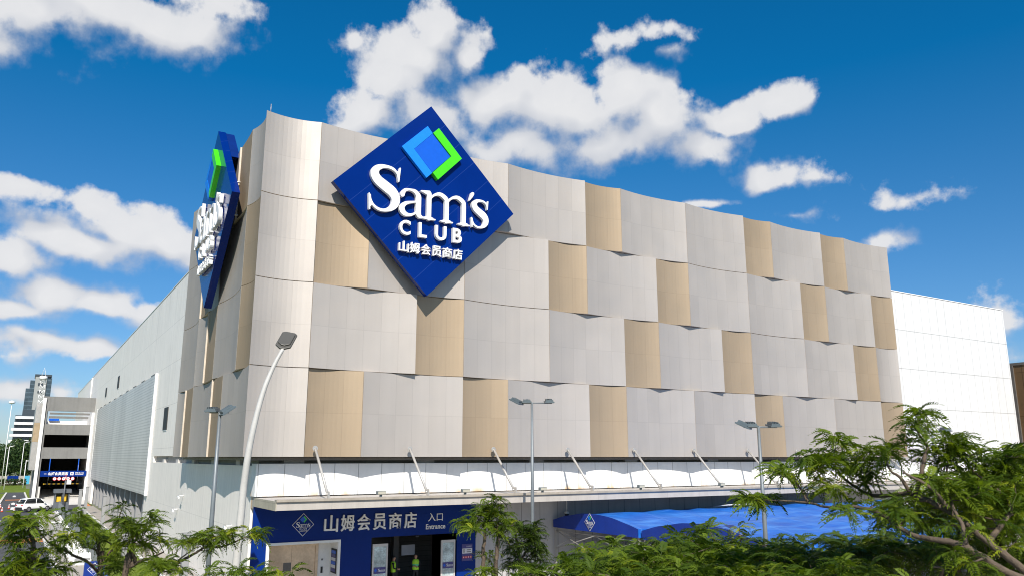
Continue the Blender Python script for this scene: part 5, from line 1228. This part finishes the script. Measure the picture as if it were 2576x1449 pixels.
P = np.stack([rs.uniform(-40, 1.9, n), rs.uniform(236, 238.5, n), rs.uniform(.05, 1.5, n)], 1)
u = rs.normal(size=(n, 3)) * .16; v = rs.normal(size=(n, 3)) * .12
VV = np.stack([P - u, P - v, P + u, P + v], 1).reshape(-1, 3)
o = bpy.data.objects.new('foliage', quad_mesh('foliage', VV, np.arange(n * 4).reshape(n, 4), np.repeat(rs.rand(n) * .6, 4), 'leaf_far')); col.objects.link(o); o.parent = he; o.location = (8, -236, 0)
m = MB(); m.box(-40, 1.9, 236.6, 238, 0, 1.1); m.build('inner_stems', 'bark_dark', he)
m = MB()
for k in range(46):
    x = -16 + 17.5 * rs.rand(); m.lathe([(.05, -.06), (.16, 0), (.05, .08)], (x, 235.85, .45 + .35 * rs.rand()), 6)
m.build('blossoms', 'letter_white', he)

# railing by the lamp and one in front of the tents
m = MB()
rp = at(622, 1438, 21.0); bx, by = rp.x, rp.y
rl.location = (bx, by, 0)
m.tube([(bx - .3, by, .02), (bx - .3, by, rp.z)], .03, 6).tube([(bx + .3, by, .02), (bx + .3, by, rp.z)], .03, 6)
m.build('post', 'steel', rl)
m = MB()
for k in range(1, 6): m.tube([(bx - .3 + k * .1, by, .3), (bx - .3 + k * .1, by, rp.z)], .015, 6)
m.tube([(bx - .3, by, rp.z), (bx + .3, by, rp.z)], .03, 6)
m.build('bars', 'steel', rl)
bf = thing('metal_fence', 'black metal bar fence behind the trees below the tents', 'fence', (30, 22, 0))
for k in range(12): MB().box(24 + k * 2.2 - .04, 24 + k * 2.2 + .04, 22.66, 22.74, 0, 2.0).build('post', 'black', bf)
m = MB()
for k in range(11):
    for j in range(1, 15): m.box(24 + k * 2.2 + j * .147 - .01, 24 + k * 2.2 + j * .147 + .01, 22.69, 22.71, .15, 1.9)
m.box(24.05, 48.1, 22.68, 22.72, 1.9, 1.94); m.box(24.05, 48.1, 22.68, 22.72, .11, .149)
m.build('bars', 'black', bf)

# ------------------------------------------------------------------ light and sky
SUN = Vector((-.44, -1.0, .96)).normalized()     # towards the sun
sl = bpy.data.lights.new('sun', 'SUN'); so = bpy.data.objects.new('sun', sl); col.objects.link(so)
sl.energy = 5.0; sl.angle = R(.5); sl.color = (1.0, .94, .85)
so.rotation_euler = SUN.to_track_quat('Z', 'Y').to_euler()
w = bpy.data.worlds.new('World'); sc.world = w; w.use_nodes = True
nt = w.node_tree; L = nt.links.new; bg = nt.nodes['Background']
sky = nt.nodes.new('ShaderNodeTexSky'); sky.sky_type = 'NISHITA'; sky.sun_disc = False
sky.sun_elevation = math.asin(SUN.z); sky.sun_rotation = math.atan2(SUN.x, SUN.y); sky.air_density = 1.0; sky.dust_density = .3; sky.ozone_density = 3.0
STR = .08
bg.inputs['Strength'].default_value = STR
def cloud_group(blobs):
    g = bpy.data.node_groups.new('cloud_field', 'ShaderNodeTree')
    g.interface.new_socket('P', in_out='INPUT', socket_type='NodeSocketVector'); g.interface.new_socket('D', in_out='OUTPUT', socket_type='NodeSocketFloat'); g.interface.new_socket('S', in_out='OUTPUT', socket_type='NodeSocketFloat')
    gi, go = g.nodes.new('NodeGroupInput'), g.nodes.new('NodeGroupOutput'); l = g.links.new
    # warp, then a union of soft ellipses, then billowy detail
    wn = g.nodes.new('ShaderNodeTexNoise'); wn.inputs['Scale'].default_value = 9; wn.inputs['Detail'].default_value = 3; l(gi.outputs[0], wn.inputs['Vector'])
    sb = g.nodes.new('ShaderNodeVectorMath'); sb.operation = 'MULTIPLY_ADD'; sb.inputs[1].default_value = (.075, .075, 0); l(wn.outputs['Color'], sb.inputs[0]); l(gi.outputs[0], sb.inputs[2])
    sb2 = g.nodes.new('ShaderNodeVectorMath'); sb2.operation = 'SUBTRACT'; sb2.inputs[1].default_value = (.0375, .0375, 0); l(sb.outputs[0], sb2.inputs[0])
    p = sb2.outputs[0]; acc = None
    for x, y, rx, ry, wt, *ang in blobs:
        if ang: az, el, w_, h_ = x, y, rx, ry
        else:
            d = ray(x, y).normalized(); az = math.atan2(d.x, d.y); el = math.asin(d.z); k = 1.08 / 2010.0
            w_, h_ = rx * k, ry * k
        n = g.nodes.new('ShaderNodeVectorMath'); n.operation = 'MULTIPLY_ADD'; n.inputs[1].default_value = (1 / w_, 1 / h_, 0); n.inputs[2].default_value = (-az / w_, -el / h_, 0); l(p, n.inputs[0])
        ln = g.nodes.new('ShaderNodeVectorMath'); ln.operation = 'LENGTH'; l(n.outputs[0], ln.inputs[0])
        f = mnode(g, 'MULTIPLY_ADD', ln.outputs['Value'], -wt, wt)
        if acc is None: acc = f
        else:
            s = g.nodes.new('ShaderNodeMath'); s.operation = 'SMOOTH_MAX'; l(acc, s.inputs[0]); l(f, s.inputs[1]); s.inputs[2].default_value = .25; acc = s.outputs[0]
    n1 = g.nodes.new('ShaderNodeTexNoise'); n1.inputs['Scale'].default_value = 19; n1.inputs['Detail'].default_value = 9; n1.inputs['Roughness'].default_value = .56; l(gi.outputs[0], n1.inputs['Vector'])
    n2 = g.nodes.new('ShaderNodeTexNoise'); n2.inputs['Scale'].default_value = 60; n2.inputs['Detail'].default_value = 6; n2.inputs['Roughness'].default_value = .6; l(gi.outputs[0], n2.inputs['Vector'])
    n3 = g.nodes.new('ShaderNodeTexNoise'); n3.inputs['Scale'].default_value = 13; n3.inputs['Detail'].default_value = 2.5; n3.inputs['Roughness'].default_value = .5; l(gi.outputs[0], n3.inputs['Vector'])
    l(mnode(g, 'MULTIPLY_ADD', mnode(g, 'SUBTRACT', n3.outputs['Fac'], .5), 1.5, acc), go.inputs[1])
    d = mnode(g, 'MULTIPLY_ADD', mnode(g, 'SUBTRACT', n1.outputs['Fac'], .5), 1.9, acc)
    d = mnode(g, 'MULTIPLY_ADD', mnode(g, 'SUBTRACT', n2.outputs['Fac'], .5), .55, d)
    l(d, go.inputs[0]); return g
BL = [(90, 40, 190, 90, .8), (260, 20, 190, 80, .9), (430, 60, 190, 75, 1), (560, 20, 100, 50, .8), (20, 120, 120, 40, .55),
      (1100, 75, 75, 70, 1), (1060, 140, 110, 80, 1.1), (1010, 210, 130, 90, 1.1), (930, 290, 130, 70, 1), (1170, 130, 60, 70, .9), (1080, 290, 140, 80, .8),
      (1250, 260, 150, 75, 1.1), (1400, 290, 190, 110, 1.2), (1570, 250, 110, 90, 1.2), (1640, 310, 130, 100, 1.1), (1500, 370, 200, 70, 1), (1740, 380, 120, 70, .9), (1840, 310, 110, 55, 1), (1950, 270, 110, 50, 1), (1300, 380, 150, 70, .9),
      (1555, 105, 85, 30, .5), (1660, 72, 75, 24, .5), (1690, 128, 50, 14, .25), (905, 105, 35, 26, .3),
      (1900, 445, 60, 34, .42), (1970, 440, 70, 28, .38), (2080, 452, 60, 18, .22), (2260, 490, 80, 30, .5), (2200, 605, 75, 24, .45), (2110, 600, 40, 14, .4), (1785, 515, 60, 16, .6), (1980, 540, 90, 16, .35), (2555, 800, 60, 45, .6), (2480, 840, 50, 40, .3), (2560, 890, 60, 25, .4),
      (60, 490, 110, 40, .9), (230, 510, 80, 34, .8), (330, 570, 150, 60, 1.1), (180, 610, 200, 55, 1.1), (430, 600, 110, 60, 1), (40, 650, 120, 36, .9), (470, 650, 90, 40, .6),
      (130, 735, 130, 45, 1.1), (240, 745, 80, 42, 1), (30, 770, 100, 40, .9), (360, 790, 60, 38, .8), (120, 870, 140, 40, 1), (240, 880, 70, 32, .9), (20, 880, 80, 34, .8), (30, 970, 80, 34, .8), (150, 975, 70, 26, .5), (60, 1040, 120, 26, .4)]
for hz, ev, rw, rh in ((-172, 30, 22, 14), (-142, 22, 24, 11), (-115, 32, 18, 12), (125, 24, 22, 11), (155, 34, 20, 13)):
    BL.append((R(hz), R(ev), R(rw), R(rh), .72, 'angle'))     # unseen clouds added out of the picture to whiten the fill light
grp = cloud_group(BL)
tc = nt.nodes.new('ShaderNodeTexCoord'); nv = nt.nodes.new('ShaderNodeVectorMath'); nv.operation = 'NORMALIZE'; L(tc.outputs['Generated'], nv.inputs[0])
sp = nt.nodes.new('ShaderNodeSeparateXYZ'); L(nv.outputs[0], sp.inputs[0])
az = mnode(nt, 'ARCTAN2', sp.outputs[0], sp.outputs[1]); el = mnode(nt, 'ARCSINE', sp.outputs[2])
cb = nt.nodes.new('ShaderNodeCombineXYZ'); L(az, cb.inputs[0]); L(el, cb.inputs[1])
g1 = nt.nodes.new('ShaderNodeGroup'); g1.node_tree = grp; L(cb.outputs[0], g1.inputs[0])
of = nt.nodes.new('ShaderNodeVectorMath'); of.operation = 'ADD'; of.inputs[1].default_value = (-.014, .034, 0); L(cb.outputs[0], of.inputs[0])
g2 = nt.nodes.new('ShaderNodeGroup'); g2.node_tree = grp; L(of.outputs[0], g2.inputs[0])
lit = ramp01(nt, mnode(nt, 'SUBTRACT', g1.outputs[1], g2.outputs[1]), -.42, .40)
aq = mnode(nt, 'DIVIDE', mnode(nt, 'ADD', g1.outputs[0], .08), mnode(nt, 'MULTIPLY_ADD', lit, -.66, 1.12), clamp=True)
alpha = mnode(nt, 'MULTIPLY', mnode(nt, 'MULTIPLY', aq, aq), mnode(nt, 'MULTIPLY_ADD', aq, -2.0, 3.0))
thick = ramp01(nt, g1.outputs[0], .25, 1.2)
shade = mnode(nt, 'MULTIPLY', mnode(nt, 'MULTIPLY_ADD', lit, .62, .38), mnode(nt, 'MULTIPLY_ADD', thick, .12, .88))
ccol = mixc(nt, shade, (.40, .46, .58), (.93, .93, .94))
cs = nt.nodes.new('ShaderNodeVectorMath'); cs.operation = 'SCALE'; L(ccol, cs.inputs[0]); cs.inputs['Scale'].default_value = .70 / STR
tint = mixc(nt, ramp01(nt, el, R(0), R(26)), (.68, .80, 1.02), (.03, .76, 1.14))
skyc = mixc(nt, 1.0, sky.outputs[0], tint, 'MULTIPLY')
fin = mixc(nt, mnode(nt, 'MULTIPLY', alpha, .97), skyc, cs.outputs[0])
L(fin, bg.inputs['Color'])
w.cycles.sampling_method = 'MANUAL'; w.cycles.sample_map_resolution = 512

sc.view_settings.view_transform = 'Standard'; sc.view_settings.look = 'None'; sc.view_settings.exposure = .36; sc.view_settings.gamma = 1
sc.view_settings.use_curve_mapping = False
sc.cycles.filter_width = 1.05; sc.cycles.max_bounces = 6; sc.cycles.diffuse_bounces = 3; sc.cycles.transparent_max_bounces = 4
sc.cycles.sample_clamp_indirect = 8
